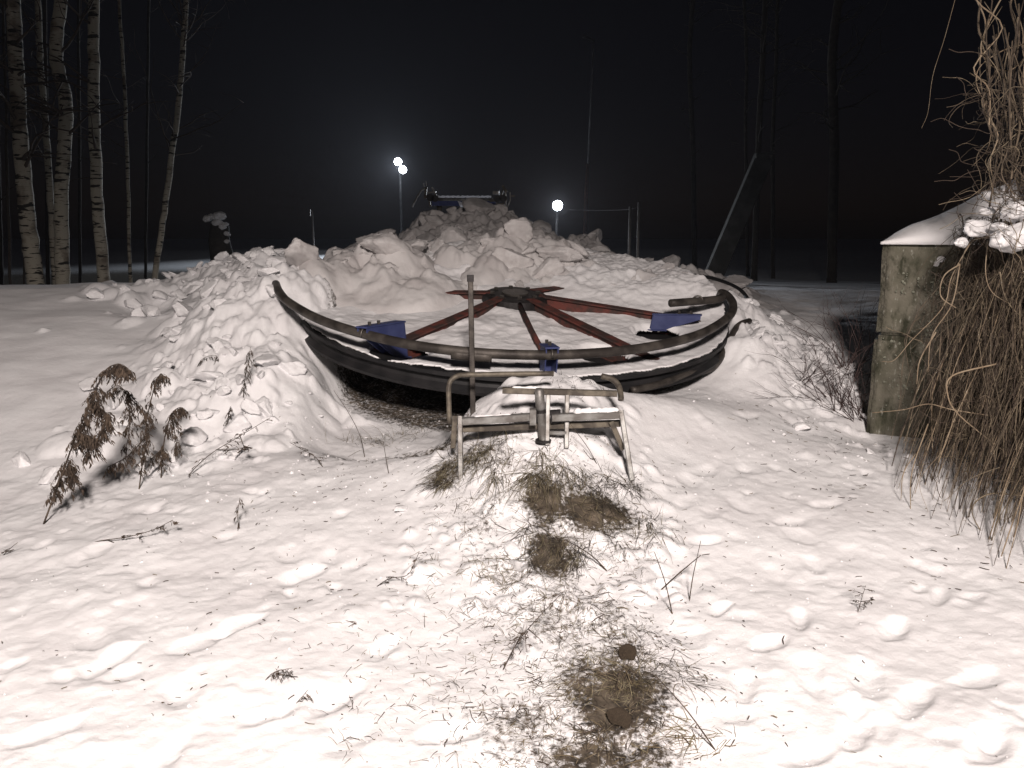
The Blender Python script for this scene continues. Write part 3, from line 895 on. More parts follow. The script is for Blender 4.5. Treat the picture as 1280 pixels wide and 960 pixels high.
for k in range(230):
    t = random.random() ** 1.15 * .95
    T, B = vine_ends(t, random.choice((0, .05, .15, .3)))
    if random.random() < .25: B = T.lerp(B, random.uniform(.35, .8)); 
    pts = vine_curve(T, B, random.uniform(0, .12), random.uniform(.03, .15), 11)
    r = random.choice((.0016, .002, .0025, .003, .004, .006))
    mb = MB(); mb.tube(pts, [r * (1 - .55 * i / len(pts)) for i in range(len(pts))], 5); mb.build('stem', random.choice(VM), vine, True)
# loops, whips and the tall stems above the wall
whips = [[(1221, 0, 4.3), (1232, 30, 4.3), (1225, 75, 4.3), (1228, 115, 4.25), (1238, 150, 4.25), (1235, 185, 4.3), (1215, 208, 4.4)],
         [(1262, -20, 4.2), (1240, 20, 4.2), (1226, 60, 4.2), (1240, 82, 4.2), (1262, 88, 4.25), (1285, 70, 4.3)],
         [(1280, 55, 4.3), (1250, 65, 4.2), (1224, 85, 4.2), (1222, 110, 4.2), (1240, 140, 4.2)],
         [(1195, -5, 4.6), (1180, 50, 4.6), (1166, 95, 4.6), (1160, 140, 4.7), (1152, 160, 4.7)],
         [(1215, 300, 4.5), (1190, 345, 4.45), (1183, 375, 4.4), (1170, 395, 4.4), (1140, 425, 4.4), (1118, 450, 4.4), (1102, 452, 4.45)],
         [(1240, 520, 4.1), (1190, 512, 4.2), (1160, 505, 4.3), (1130, 512, 4.4), (1090, 516, 4.5)],
         [(1170, 415, 4.4), (1150, 450, 4.4), (1146, 480, 4.4)],
         [(1250, 340, 4.2), (1256, 370, 4.2), (1270, 390, 4.2), (1285, 400, 4.2)],
         [(1200, 330, 4.4), (1180, 345, 4.4), (1176, 370, 4.35), (1195, 385, 4.3)],
         [(1235, 300, 4.3), (1232, 340, 4.25), (1240, 365, 4.2), (1262, 380, 4.2)],
         [(1200, 330, 4.4), (1190, 380, 4.35), (1165, 420, 4.3), (1160, 465, 4.3)],
         [(1245, 455, 4.0), (1190, 470, 4.0), (1185, 495, 4.0), (1200, 520, 4.0), (1250, 560, 4.0), (1285, 585, 4.0)],
         [(1150, 560, 4.2), (1130, 590, 4.1), (1126, 625, 4.1)],
         [(1285, 620, 3.7), (1235, 618, 3.8), (1215, 640, 3.8), (1240, 680, 3.7), (1280, 700, 3.6)],
         [(1160, 530, 4.2), (1140, 590, 4.1), (1138, 640, 4.0)],
         [(1195, 510, 4.1), (1180, 560, 4.0), (1150, 600, 4.0), (1160, 640, 3.95)]]
for w_ in whips:
    mb = MB(); pts = spline([at(*q) for q in w_], 6)
    r = random.uniform(.0028, .005) if w_[0][0] != 1195 else .0016
    mb.tube(pts, [r * (1 - .5 * i / len(pts)) for i in range(len(pts))], 6); mb.build('stem', M['vineC'] if w_[0][1] < 340 or random.random() < .6 else M['vineA'], vine, True)
for k in range(44):
    x0 = random.uniform(1235, 1300); y0 = random.uniform(150, 260); yb = random.uniform(3.9, 4.5)
    q = [(x0, y0)]
    for j in range(5): q.append((q[-1][0] + random.gauss(0, 9), q[-1][1] - random.uniform(25, 50)))
    q = [(max(x, 1215 + random.uniform(0, 40)), y) for x, y in q]
    mb = MB(); pts = spline([at(x, y, yb + random.gauss(0, .05)) for x, y in q], 4)
    r = random.choice((.0018, .0025, .0035, .005))
    mb.tube(pts, r, 5); mb.build('stem', random.choice(VM), vine, True)
mb = MB()
for k in range(5200):
    t = random.random() ** 1.1 * .95
    T, B = vine_ends(t, random.uniform(.05, .5))
    s0 = random.uniform(0, .75); s1 = min(1, s0 + random.uniform(.15, .6))
    pts = vine_curve(T, B, random.uniform(-.05, .10), random.uniform(.04, .22), 14)
    pts = pts[int(s0 * 14):max(int(s0 * 14) + 3, int(s1 * 14))]
    if len(pts) < 2: continue
    mb.tube(pts, random.uniform(.0008, .0021), 3, mi=random.choice((0, 1, 1, 2)), cap=False)
for k in range(700):
    T, B = vine_ends(random.random() * .95, random.uniform(0, .4))
    c = vine_curve(T, B, random.uniform(0, .1), .05, 14)[random.randint(1, 12)]
    pts = [c]; d = Vector((random.gauss(0, 1), random.gauss(0, 1), random.gauss(-.3, .7))).normalized()
    for j in range(7):
        d = (d + Vector((random.gauss(0, .45), random.gauss(0, .45), random.gauss(-.05, .45)))).normalized(); pts.append(pts[-1] + d * .045)
    mb.tube(spline(pts, 2), random.uniform(.0008, .0024), 3, mi=random.choice((0, 0, 1, 2)), cap=False)
for k in range(240):
    c = at(random.uniform(1240, 1300), random.uniform(100, 300), random.uniform(4.0, 4.4))
    pts = [c]; d = Vector((random.gauss(0, 1), random.gauss(0, .6), random.gauss(0, 1))).normalized()
    for j in range(7): d = (d + Vector((random.gauss(0, .4), random.gauss(0, .3), random.gauss(-.05, .4)))).normalized(); pts.append(pts[-1] + d * .05)
    mb.tube(spline(pts, 3), random.uniform(.001, .0025), 3, mi=random.choice((0, 1, 1, 2)), cap=False)
tag(mb.build('fine_stems', [M['vineA'], M['vineB'], M['twig']], vine, True), kind='stuff')
for px, py, y, r in ((1224, 285, 4.4, .07), (1202, 303, 4.4, .04), (1262, 300, 4.2, .10), (1245, 245, 4.4, .06), (1275, 265, 4.2, .08), (1232, 265, 4.4, .035), (1250, 284, 4.25, .04),
                     (1255, 250, 4.3, .06), (1280, 290, 4.15, .09)):
    o = clod(ground, at(px, py, y), r, (random.uniform(-.3, .3), random.uniform(-.5, .1), random.uniform(0, 6)), True); o.scale = (r * 1.25, r * random.uniform(.8, 1.1), r * random.uniform(.55, .75))
# post the tall stems climb
pz = G(2.98, 4.25)
po = MB().tube([(2.98, 4.25, pz - .3), (2.98, 4.25, 1.8), (2.985, 4.26, 3.6)], [.055, .052, .05], 12).build('wooden_post', M['wood'], None, True)
tag(po, 'grey wooden post beside the wall, wrapped in vine stems', 'post')

# ================================================================== bare shrubs between wall and wheel
def branchy(base, height, n, spread, r0, lean=(0, 0), forks=3, seed=0, droop=.0):
    rd = random.Random(seed)
    mb = MB()
    for k in range(n):
        a = rd.uniform(0, 6.283); s = rd.uniform(.1, spread)
        d = Vector((math.cos(a) * s + lean[0], math.sin(a) * s + lean[1], 1)).normalized()
        L = height * rd.uniform(.5, 1.05)
        p = Vector(base) + Vector((rd.gauss(0, .05), rd.gauss(0, .05), -.03))
        pts = [p]
        for i in range(6):
            d = (d + Vector((rd.gauss(0, .2), rd.gauss(0, .2), rd.gauss(0, .14) - droop))).normalized()
            pts.append(pts[-1] + d * (L / 6))
        mb.tube(pts, [r0 * (1 - .12 * i) for i in range(7)], 5)
        for j in range(forks):
            i = rd.randint(2, 5); q = pts[i]
            e = (d + Vector((rd.gauss(0, .6), rd.gauss(0, .6), rd.gauss(.1, .4)))).normalized()
            tp = [q]
            for m_ in range(4):
                e = (e + Vector((rd.gauss(0, .2), rd.gauss(0, .2), rd.gauss(0, .15)))).normalized()
                tp.append(tp[-1] + e * (L * .1))
            mb.tube(tp, [r0 * .5 * (1 - .18 * i) for i in range(5)], 4)
    return mb
shr = [((1075, 525), .66, 20, 1.3, .0032, (-.5, .3), 'low reddish bare shrub sprawling at the foot of the wall'),
       ((1045, 505), .72, 18, 1.5, .0032, (-.2, .2), 'tangled bare shrub between the wall and the trampled snow'),
       ((1062, 465), .95, 16, 1.0, .0036, (.1, .1), 'taller bare reddish shrub in shade behind the wall corner'),
       ((1005, 480), .5, 11, 1.4, .003, (.1, .0), 'sparse bare twigs rising from snow beside the wheel bank')]
for i, ((px, py), h, n, sp, r0, ln, lab) in enumerate(shr):
    p = gp(px, py)
    s_ = branchy(p, h, n, sp, r0, ln, 4, 40 + i).build('bare_shrub', M['redtwig'], None, True)
    tag(s_, lab, 'shrub', 'bare shrubs beside the wall')

# ================================================================== dried weeds on the left snow
def leafy(mb, pts, dens, size, rd, start=.15, droop=1.0):
    """drooping branchlets set with curled narrow leaves, bunched unevenly along a stem"""
    k = len(pts)
    def leaf(p, d0, L):
        d = (d0 + Vector((rd.gauss(0, .45), rd.gauss(0, .45), -.35 * droop + rd.gauss(0, .3)))).normalized()
        w = L * rd.uniform(.08, .18)
        s = d.cross(Vector((rd.gauss(0, 1), rd.gauss(0, 1), .4))).normalized() * w
        n = s.cross(d).normalized() * L * rd.uniform(-.3, .3)
        q1, q2 = p + d * (L * .5) + n, p + d * L + Vector((0, 0, -L * .25 * droop))
        mb.add([p, q1 + s, q1 - s, q2 + s * .3, q2 - s * .3], [(0, 1, 2), (2, 1, 3, 4)])
    for i in range(int(k * start), k):
        if rd.random() < .3: continue
        for _ in range(max(1, dens // 5)):
            p = pts[i].lerp(pts[max(i - 1, 0)], rd.random())
            a = rd.uniform(0, 6.283)
            d = Vector((math.cos(a), math.sin(a), rd.uniform(-.1, .5))).normalized()
            L = size * rd.uniform(.4, 1.5)
            br = [p]
            for j in range(4):
                d = (d + Vector((rd.gauss(0, .2), rd.gauss(0, .2), -.55 * droop))).normalized(); br.append(br[-1] + d * (L / 4))
            mb.tube(br, .0011, 3, cap=False)
            for j in range(1, 5):
                for _ in range(rd.randint(1, 3)): leaf(br[j], d, size * rd.uniform(.25, .6))
def weed(name, label, curves, dens=9, size=.05, r0=.004, cat='weed', droop=1.0, y_of=None, group='dried weeds sticking out of the snow', leafmat='weed', start=.15):
    b = gp(*curves[0][0])
    root = empty(name, b); tag(root, label, cat, group)
    rd = random.Random(int(curves[0][0][0] * 7 + curves[0][0][1]))
    lm = MB()
    for ci, c in enumerate(curves):
        yb = b.y if ci == 0 or y_of is None else b.y + y_of[ci]
        pts3 = [b + Vector((0, 0, -.04)) if ci == 0 and i == 0 else at(px, py, yb + .02 * math.sin(i * 2 + ci)) for i, (px, py) in enumerate(c)]
        pts = spline(pts3, 6)
        mb = MB(); mb.tube(pts, [r0 * (1 - .6 * i / len(pts)) for i in range(len(pts))], 5); mb.build('stem', M['weed'], root, True)
        if dens: leafy(lm, pts, dens, size, rd, start, droop)
    if dens:
        lv = lm.build('leaves', M[leafmat], root); tag(lv, kind='stuff')
    return root
weed('dried_weed', 'tallest dark withered weed leaning out of the snow', [[(50, 655), (75, 600), (95, 545), (115, 500), (130, 465), (148, 455), (158, 462)], [(85, 580), (92, 600)], [(115, 505), (132, 520), (126, 545)], [(98, 540), (112, 548), (114, 566)]], 40, .06, .005)
weed('dried_weed', 'arching dark weed with drooping seed heads and two side sprays', [[(172, 612), (178, 580), (183, 550), (180, 520), (165, 500), (148, 482), (134, 490)], [(182, 530), (190, 495), (200, 468), (206, 474)], [(183, 545), (160, 570), (134, 584)], [(160, 490), (162, 530), (158, 560)]], 24, .05, .004)
weed('dried_weed', 'drooping dark weed beside the arching one, single bent stem', [[(200, 598), (204, 560), (210, 530), (220, 512), (228, 510), (229, 518)], [(215, 522), (220, 550), (222, 568)], [(204, 560), (188, 575)]], 24, .045, .004)
weed('dried_weed', 'slim upright dark weed on the bank beside the wheel', [[(303, 497), (306, 475), (311, 450), (313, 434)]], 10, .04, .003)
weed('dried_weed', 'short stubby dark weed on the slope below the slim one', [[(284, 538), (285, 522), (288, 508)]], 12, .035, .003)
weed('dried_weed', 'thin hooked weed with hanging clusters on the wheel bank', [[(240, 466), (252, 450), (268, 444), (274, 450)], [(268, 446), (272, 462), (270, 475)], [(270, 455), (284, 462)]], 5, .035, .0025)
weed('fallen_weed', 'long fallen weed stem lying up the slope, pale tip', [[(226, 596), (260, 570), (300, 545), (338, 522)], [(270, 562), (295, 562), (308, 558)], [(300, 545), (306, 562)]], 5, .045, .003, droop=.3)
weed('fallen_weed', 'flattened weed spray just under the long fallen stem', [[(226, 597), (248, 598), (268, 600)], [(235, 597), (262, 607)]], 6, .035, .0025, droop=.2)
weed('fallen_weed', 'fallen weed lying level with one feathery end', [[(78, 680), (120, 677), (160, 671), (192, 662), (216, 650)], [(135, 675), (158, 685)]], 4, .04, .003, droop=.3, start=.45)
weed('fallen_weed', 'little dark sprig lying on the slope toward the wheel', [[(408, 584), (395, 572), (378, 562), (362, 553)]], 6, .035, .0025, droop=.3)
weed('fallen_weed', 'short withered sprig standing low between weeds and grassy strip', [[(300, 664), (297, 645), (300, 622)]], 7, .035, .0025)
weed('fallen_weed', 'dark bare twig lying flat below the fallen feathery weed', [[(12, 706), (35, 716), (62, 727)]], 3, .03, .003, droop=.2)
weed('fallen_weed', 'small curled sprig half sunk in snow near the fallen feathery weed', [[(-8, 698), (8, 690), (22, 678)]], 6, .03, .0025, droop=.2)
weed('fallen_weed', 'dark bent sprig on snow beside the grassy strip', [[(455, 736), (485, 724), (510, 718), (524, 690)]], 6, .03, .0025, droop=.3)
weed('dead_twig', 'branched dead twig with tiny curled leaves beside the soil patch', [[(622, 840), (645, 806), (670, 775), (702, 742)], [(645, 806), (655, 790), (658, 815)], [(660, 786), (676, 800)]], 3, .025, .0025, droop=.3)
weed('dead_twig', 'small flattened leaf cluster on open trampled snow near the vines', [[(1070, 768), (1076, 752), (1082, 732)], [(1076, 752), (1094, 750)]], 7, .03, .002, droop=.2)
weed('dead_twig', 'little bent twig in snow near the hanging vines', [[(1084, 618), (1100, 622), (1112, 636)]], 1, .02, .003, droop=.2)
weed('dead_stalk', 'long thin curved stalk in front of the dark hollow', [[(457, 572), (450, 545), (435, 515), (417, 488)]], 0, r0=.003)
weed('dead_stalk', 'thin grey stalk standing before the hollow under the rim', [[(487, 592), (482, 570), (479, 552)]], 0, r0=.0025)
weed('dead_stalk', 'pale straight stalk lying across snow beside the grassy strip', [[(816, 738), (845, 720), (876, 694)]], 0, r0=.004)
weed('dead_stalk', 'slanting thin grass stalk crossing the pale straight one', [[(843, 768), (832, 730), (818, 690)]], 0, r0=.003)
weed('dead_stalk', 'nearly upright thin grass stalk by the pale straight one', [[(861, 752), (866, 722), (876, 676)]], 0, r0=.003)
weed('dead_stalk', 'brown stick lying down the slope below the grass clump', [[(768, 715), (740, 695), (706, 674)]], 0, r0=.004)
weed('dead_stalk', 'straight twig leaning across the pipe frame', [[(752, 584), (735, 560), (713, 530)]], 0, r0=.0028)
weed('dead_stalk', 'long straw lying down the snow beside the brown soil', [[(905, 940), (860, 890), (820, 845)]], 0, r0=.003)
weed('dead_stalk', 'short grey stick lying on open snow near the soil patch', [[(503, 846), (522, 845), (540, 852)]], 0, r0=.004)
weed('fallen_weed', 'dark tuft of leaves half under snow, away from the grass', [[(412, 780), (428, 776), (446, 780)], [(428, 778), (424, 786)]], 8, .03, .002, droop=.4)
weed('fallen_weed', 'faint leafy scraps strewn on snow below the dark tuft', [[(320, 855), (340, 842), (365, 835)], [(345, 842), (372, 846)]], 5, .025, .002, droop=.3)
weed('fallen_weed', 'single dark curl of leaf below the leafy scraps', [[(360, 886), (370, 880), (382, 866)]], 5, .025, .002, droop=.3)
weed('fallen_weed', 'dark twigs caught in the snow face behind a blue bracket', [[(512, 390), (522, 384), (530, 386)], [(560, 392), (572, 384), (580, 388)]], 5, .04, .002, droop=.4, y_of=[0, 0])

# ================================================================== tufts of dead grass
def tuft(label, px, py, rad, n, L, ms, lean=(0, -.3), flat=.5, name='grass_tuft', loose=False):
    c = gp(px, py); rd = random.Random(px * 3 + py)
    mb = MB()
    subs = [(rd.gauss(0, rad * .75), rd.gauss(0, rad * .7)) for _ in range(9)]
    for k in range(n):
        a = rd.uniform(0, 6.283); r = rad * min(1.0, abs(rd.gauss(0, .32))); sx_, sy_ = subs[int(len(subs) * rd.random() ** 1.6)]
        b = Vector((c.x + sx_ + r * math.cos(a), c.y + sy_ + r * .8 * math.sin(a), 0)); b.z = G(b.x, b.y) - .01
        d = Vector((rd.gauss(0, .6) + lean[0], rd.gauss(0, .6) + lean[1], rd.uniform(.15, 1.0) * (1 - flat) + .1)).normalized()
        l = L * rd.uniform(.2, 1.15) ; w = rd.uniform(.0008, .0022)
        pts = [b]
        for i in range(4):
            d = (d + Vector((rd.gauss(0, .15), rd.gauss(0, .15), -.28))).normalized()
            q = pts[-1] + d * (l / 4)
            q.z = max(q.z, G(q.x, q.y) + .003)
            pts.append(q)
        s = d.cross(Vector((0, 0, 1))).normalized() * w
        vs = [v for i, p in enumerate(pts) for v in (p - s * (1 - .2 * i), p + s * (1 - .2 * i) + Vector((0, 0, w * .4)))]
        mb.add(vs, [(2 * i, 2 * i + 1, 2 * i + 3, 2 * i + 2) for i in range(4)], rd.randrange(len(ms)))
    o = mb.build(name, [M[m] for m in ms], None)
    tag(o, label, 'grass', None if loose else 'clumps of dead grass in the snow', 'stuff' if loose else None)
    return o
tuft('long pale straw grass hanging down below the pipe frame post', 683, 590, .13, 420, .30, ['straw', 'straw', 'stalk', 'peat'], (.0, -.9), .6)
tuft('dark matted grass clump on the strip below the straw', 690, 682, .13, 420, .20, ['peat', 'peat', 'straw', 'weed'], (0, -.6), .6)
tuft('dark grassy clump below the slanting leg of the pipe frame', 752, 628, .19, 620, .17, ['peat', 'weed', 'peat', 'straw'], (.1, -.4), .55)
tuft('brown grass clump against the straight leg of the pipe frame', 562, 588, .11, 420, .17, ['peat', 'straw', 'weed'], (-.2, -.5), .5)
tuft('straggly grass just under the frame crossbar', 612, 560, .16, 420, .18, ['straw', 'peat', 'stalk'], (.1, -.5), .4)
tuft('thin grass wisps on the mound flank by the slanting leg', 800, 665, .11, 130, .22, ['straw', 'stalk', 'peat'], (.3, -.6), .5)
tuft('short grass patch along one edge of the grassy strip', 610, 715, .16, 150, .10, ['straw', 'straw', 'stalk'], (-.1, -.3), .2, loose=True)
tuft('brown trodden grass fringing the soil patch', 770, 850, .17, 480, .12, ['peat', 'stalk', 'weed', 'straw'], (0, -.3), .6, loose=True)
tuft('low grass spikes along the lower soil patch', 780, 920, .16, 380, .10, ['peat', 'stalk', 'weed'], (0, -.3), .6)
tuft('combed grey grass fan spreading beside the upright earth clod', 815, 838, .10, 220, .20, ['stalk', 'peat'], (.9, -.5), .7)
tuft('flattened grass wisp lying on snow near the long straw', 875, 918, .06, 70, .14, ['straw', 'stalk'], (-.8, -.2), .8)
tuft('sparse upright grass in the hollow in front of the rim', 490, 545, .22, 170, .20, ['straw', 'stalk', 'peat'], (0, 0), .0)
tuft('thin grass sprinkled along the middle of the strip', 720, 770, .22, 200, .10, ['stalk', 'peat', 'straw'], (.1, -.3), .5, loose=True)
tuft('dark grass stubble beside the lower soil patch', 640, 925, .25, 200, .07, ['peat', 'weed', 'stalk'], (0, -.2), .4, loose=True)
tuft('dark grass mat behind the frame, along the snow hump top', 730, 478, .16, 170, .08, ['peat', 'weed'], (.2, 0), .5)
# frozen clods of earth on the soil patch
for px, py, r, lab in ((785, 806, .055, 'upright brown lump of frozen earth at the top of the soil patch'), (775, 888, .07, 'dark flat lump of earth in the middle of the soil patch')):
    p = gp(px, py + 18)
    me = CL[3].copy(); me.materials.clear(); me.materials.append(M['clod'])
    o = bpy.data.objects.new('earth_clod', me); COL.objects.link(o)
    o.location = (p.x, p.y, p.z + r * .4); o.scale = (r * .75, r * .7, r * (1.15 if py < 850 else .7)); o.rotation_euler = (.2, .25, .4)
    tag(o, lab, 'earth clod')
# twig and chaff litter scattered over the trodden snow
mb = MB()
def litter(n, fx, fy, L0, L1):
    for _ in range(n):
        x, y = fx(), fy()
        z = G(x, y) + .004; a = random.uniform(0, 6.283); l = random.uniform(L0, L1); w = random.uniform(.0008, .0022)
        d = Vector((math.cos(a), math.sin(a), 0)); e = Vector((x, y, z)) + d * l
        e.z = G(e.x, e.y) + .004 + random.random() * l * .3
        mb.tube([(x, y, z), Vector((x, y, z)).lerp(e, .5) + Vector((random.gauss(0, l * .1), random.gauss(0, l * .1), 0)), e], w, 3, mi=random.choice((0, 0, 1)))
litter(900, lambda: random.gauss(.25, .38), lambda: random.uniform(2.1, 4.6), .003, .022)
litter(140, lambda: random.gauss(.25, .35), lambda: random.uniform(2.1, 4.6), .02, .06)
litter(150, lambda: random.uniform(-2.4, 2.2), lambda: random.uniform(2.0, 6), .003, .018)
litter(260, lambda: random.gauss(-.8, .45), lambda: random.uniform(2.3, 4.6), .003, .025)
litter(160, lambda: random.gauss(2.1, .3), lambda: random.uniform(3.2, 5.6), .005, .05)
lt = mb.build('twig_litter', [M['twig'], M['stalk']])
tag(lt, 'scattered bits of twig and straw on the trodden snow', 'litter', kind='stuff')

# flattened grass all along the trodden strip, where soil shows
mb = MB(); rd = random.Random(77); n_ = 0; ms = ['peat', 'stalk', 'straw', 'weed']
while n_ < 4200:
    x, y = rd.gauss(.22, .5), rd.uniform(2.05, 4.7)
    i = int(np.clip(np.searchsorted(gx, x), 0, len(gx) - 1)); j = int(np.clip(np.searchsorted(gy, y), 0, len(gy) - 1))
    if rd.random() > (soil[j, i] + .12) * 1.6 or fbm(np.array(x * 9.0), np.array(y * 9.0), 3, 15) < -.02: continue
    b = Vector((x, y, G(x, y) - .004)); d = Vector((rd.gauss(0, .8), rd.gauss(-.35, .8), rd.uniform(.0, .5))).normalized()
    l = rd.uniform(.02, .09); w = rd.uniform(.0006, .0016); pts = [b]
    for k in range(3):
        d = (d + Vector((rd.gauss(0, .2), rd.gauss(0, .2), -.2))).normalized(); q = pts[-1] + d * (l / 3); q.z = max(q.z, G(q.x, q.y) + .002); pts.append(q)
    s_ = d.cross(Vector((0, 0, 1))).normalized() * w
    mb.add([v for k, p in enumerate(pts) for v in (p - s_ * (1 - .25 * k), p + s_ * (1 - .25 * k) + Vector((0, 0, w * .5)))], [(2 * k, 2 * k + 1, 2 * k + 3, 2 * k + 2) for k in range(3)], rd.randrange(4))
    n_ += 1
tg = mb.build('trodden_grass', [M[m] for m in ms])
tag(tg, 'flattened dead grass showing through the trodden strip of snow', 'grass', kind='stuff')

# loose crumbs of snow kicked about
bm = bmesh.new(); bmesh.ops.create_icosphere(bm, subdivisions=1, radius=1.0)
cv = [v.co.copy() for v in bm.verts]; cf = [tuple(v.index for v in f.verts) for f in bm.faces]; bm.free()
mb = MB(); rd = random.Random(9)
def crumbs(n, fx, fy, r1):
    for _ in range(n):
        x, y = fx(), fy(); r = .003 + (r1 - .003) * rd.random() ** 3
        if y < 4.2 and soil[int(np.clip(np.searchsorted(gy, y), 0, len(gy) - 1)), int(np.clip(np.searchsorted(gx, x), 0, len(gx) - 1))] > .22: continue
        z = G(x, y) + r * .3; a = rd.uniform(0, 6.28); c_, s_ = math.cos(a), math.sin(a); k = [rd.uniform(.6, 1.25) for _ in cv]
        mb.add([(x + r * k[i] * (v.x * c_ - v.y * s_), y + r * k[i] * (v.x * s_ + v.y * c_), z + r * .7 * k[i] * v.z) for i, v in enumerate(cv)], cf)
crumbs(420, lambda: rd.gauss(.1, .9), lambda: rd.uniform(2.1, 4.9), .008)
crumbs(220, lambda: rd.gauss(-1.6, .6), lambda: rd.uniform(4.0, 6.0), .013)
crumbs(200, lambda: rd.gauss(1.8, .4), lambda: rd.uniform(4.6, 7.2), .014)
crumbs(250, lambda: rd.uniform(-2.2, 2.2), lambda: rd.uniform(2.1, 5.0), .006)
cr = mb.build('snow_crumbs', M['snow'], None, False)
tag(cr, 'small loose crumbs of snow scattered over the trodden ground', 'snow', kind='stuff')

# ================================================================== trees
def tree(name, label, pts, r0, r1, m, seed, group, side=0, nb=26, bz=3.2, crownmat=None):
    """pts: trunk points bottom to top"""
    rd = random.Random(seed)
    root = empty(name, pts[0]); tag(root, label, 'tree', group)
    P = spline(pts, 8)
    n = len(P)
    P = [p + Vector((rd.gauss(0, .006), rd.gauss(0, .006), 0)) for p in P]
    mb = MB(); mb.tube(P, [(r0 + (r1 - r0) * i / n) * (1 + .25 * max(0, 1 - i / 3)) * rd.uniform(.98, 1.02) for i in range(n)], 12)
    mb.build('trunk', m, root, True)
    mb = MB()
    for k in range(nb):
        i = rd.randint(int(n * .3), n - 1); q = P[i]
        if q.z < bz and rd.random() < .75: continue
        a = rd.uniform(0, 6.283)
        d = Vector((math.cos(a) + side * .8, math.sin(a), rd.uniform(.2, .8))).normalized()
        L = rd.uniform(.5, 1.7); rr0 = max(.006, (r0 + (r1 - r0) * i / n) * .28)
        tp = [q]
        for j in range(6):
            d = (d + Vector((rd.gauss(0, .15), rd.gauss(0, .15), rd.gauss(.02, .12)))).normalized(); tp.append(tp[-1] + d * (L / 6))
        mb.tube(tp, [rr0 * (1 - .14 * j) for j in range(7)], 5)
        for s in range(5):
            w = tp[rd.randint(1, 6)]; e = (d + Vector((rd.gauss(0, .7), rd.gauss(0, .7), rd.gauss(0, .4)))).normalized(); q2 = [w]
            for j in range(4):
                e = (e + Vector((rd.gauss(0, .2), rd.gauss(0, .2), -.08))).normalized(); q2.append(q2[-1] + e * L * .11)
            mb.tube(q2, [rr0 * .4, rr0 * .33, rr0 * .25, rr0 * .2, rr0 * .12], 4)
    if mb.v: mb.build('crown', crownmat or m, root, True)
    return root
def trunk_px(cx, y, top=9.5):
    """trunk line through pixels (bottom first), y metres out, carried on up"""
    pts = [at(px, py, y) for px, py in cx]
    b = pts[0]; g = G(b.x, b.y) - .15
    d = (pts[1] - pts[0]).normalized()
    pts = [b - d * ((b.z - g) / max(d.z, .3))] + pts
    d = (pts[-1] - pts[-2]).normalized()
    e = pts[-1]
    pts += [e + d * 1.8 + Vector((.05, 0, .1)), e + d * 3.6 + Vector((-.02, 0, .2))]
    return pts
bl = [([(42, 335), (30, 230), (22, 110), (17, 0)], 14.0, .15, .09, 'thickest birch trunk, slightly tilted, beside the kinked birch'),
      ([(68, 335), (60, 200), (52, 100), (47, 0)], 16.5, .07, .05, 'thin dark trunk squeezed between the two thick birches'),
      ([(78, 338), (77, 240), (83, 135), (70, 70), (76, 0)], 14.5, .13, .09, 'thick birch trunk with a kink halfway up'),
      ([(128, 328), (121, 230), (117, 120), (118, 0)], 15.0, .115, .08, 'straight birch trunk between kinked birch and slender birch'),
      ([(162, 318), (159, 200), (155, 100), (149, 0)], 17.5, .04, .03, 'slender young birch between straight birch and leaning birch'),
      ([(197, 322), (210, 230), (222, 140), (229, 60), (233, 0)], 16.0, .06, .045, 'slender leaning birch with long bare side branches')]
for i, (cx, y, r0, r1, lab) in enumerate(bl):
    tree('birch_tree', lab, trunk_px(cx, y), r0, r1, M['birch'], 100 + i, 'birches on the left', .9 if i == 5 else 0, 34 if i == 5 else 18, 2.6, M['twig'])
for i, (x0, x1, y, r0) in enumerate(((12, 4, 15.5, .03), (30, 22, 18, .025), (60, 56, 22, .06), (100, 98, 24, .05), (0, -10, 19, .08), (182, 186, 26, .05), (-30, -38, 14, .14))):
    tree('thin_tree', 'thin dark tree trunk standing among the birches', trunk_px([(x0, 330), ((x0 + x1) / 2, 160), (x1, 0)], y), r0, r0 * .7, M['bark'], 130 + i, 'thin dark trunks among the birches', 0, 12, 3)
for i, (cx, y, r0, r1, lab) in enumerate((([(944, 300), (948, 180), (953, 80), (957, 0)], 24, .10, .07, 'dim tree trunk in the dark behind the leaning beam'),
        ([(934, 300), (932, 170), (933, 70), (930, 0)], 27, .06, .05, 'thinnest dim trunk beside the top of the leaning beam'),
        ([(966, 310), (966, 180), (970, 80), (972, 0)], 26, .07, .05, 'medium dim trunk beyond the upper end of the leaning beam'),
        ([(1040, 320), (1043, 180), (1040, 80), (1048, 0)], 22, .14, .1, 'broad dim trunk in the dark above the concrete wall'),
        ([(868, 310), (866, 180), (862, 80), (866, 0)], 34, .12, .08, 'far dim trunk between the wire posts and the leaning beam'))):
    tree('dark_tree', lab, trunk_px(cx, y), r0, r1, M['bark'], 150 + i, 'dim trees on the right', 0, 22, 3.2)

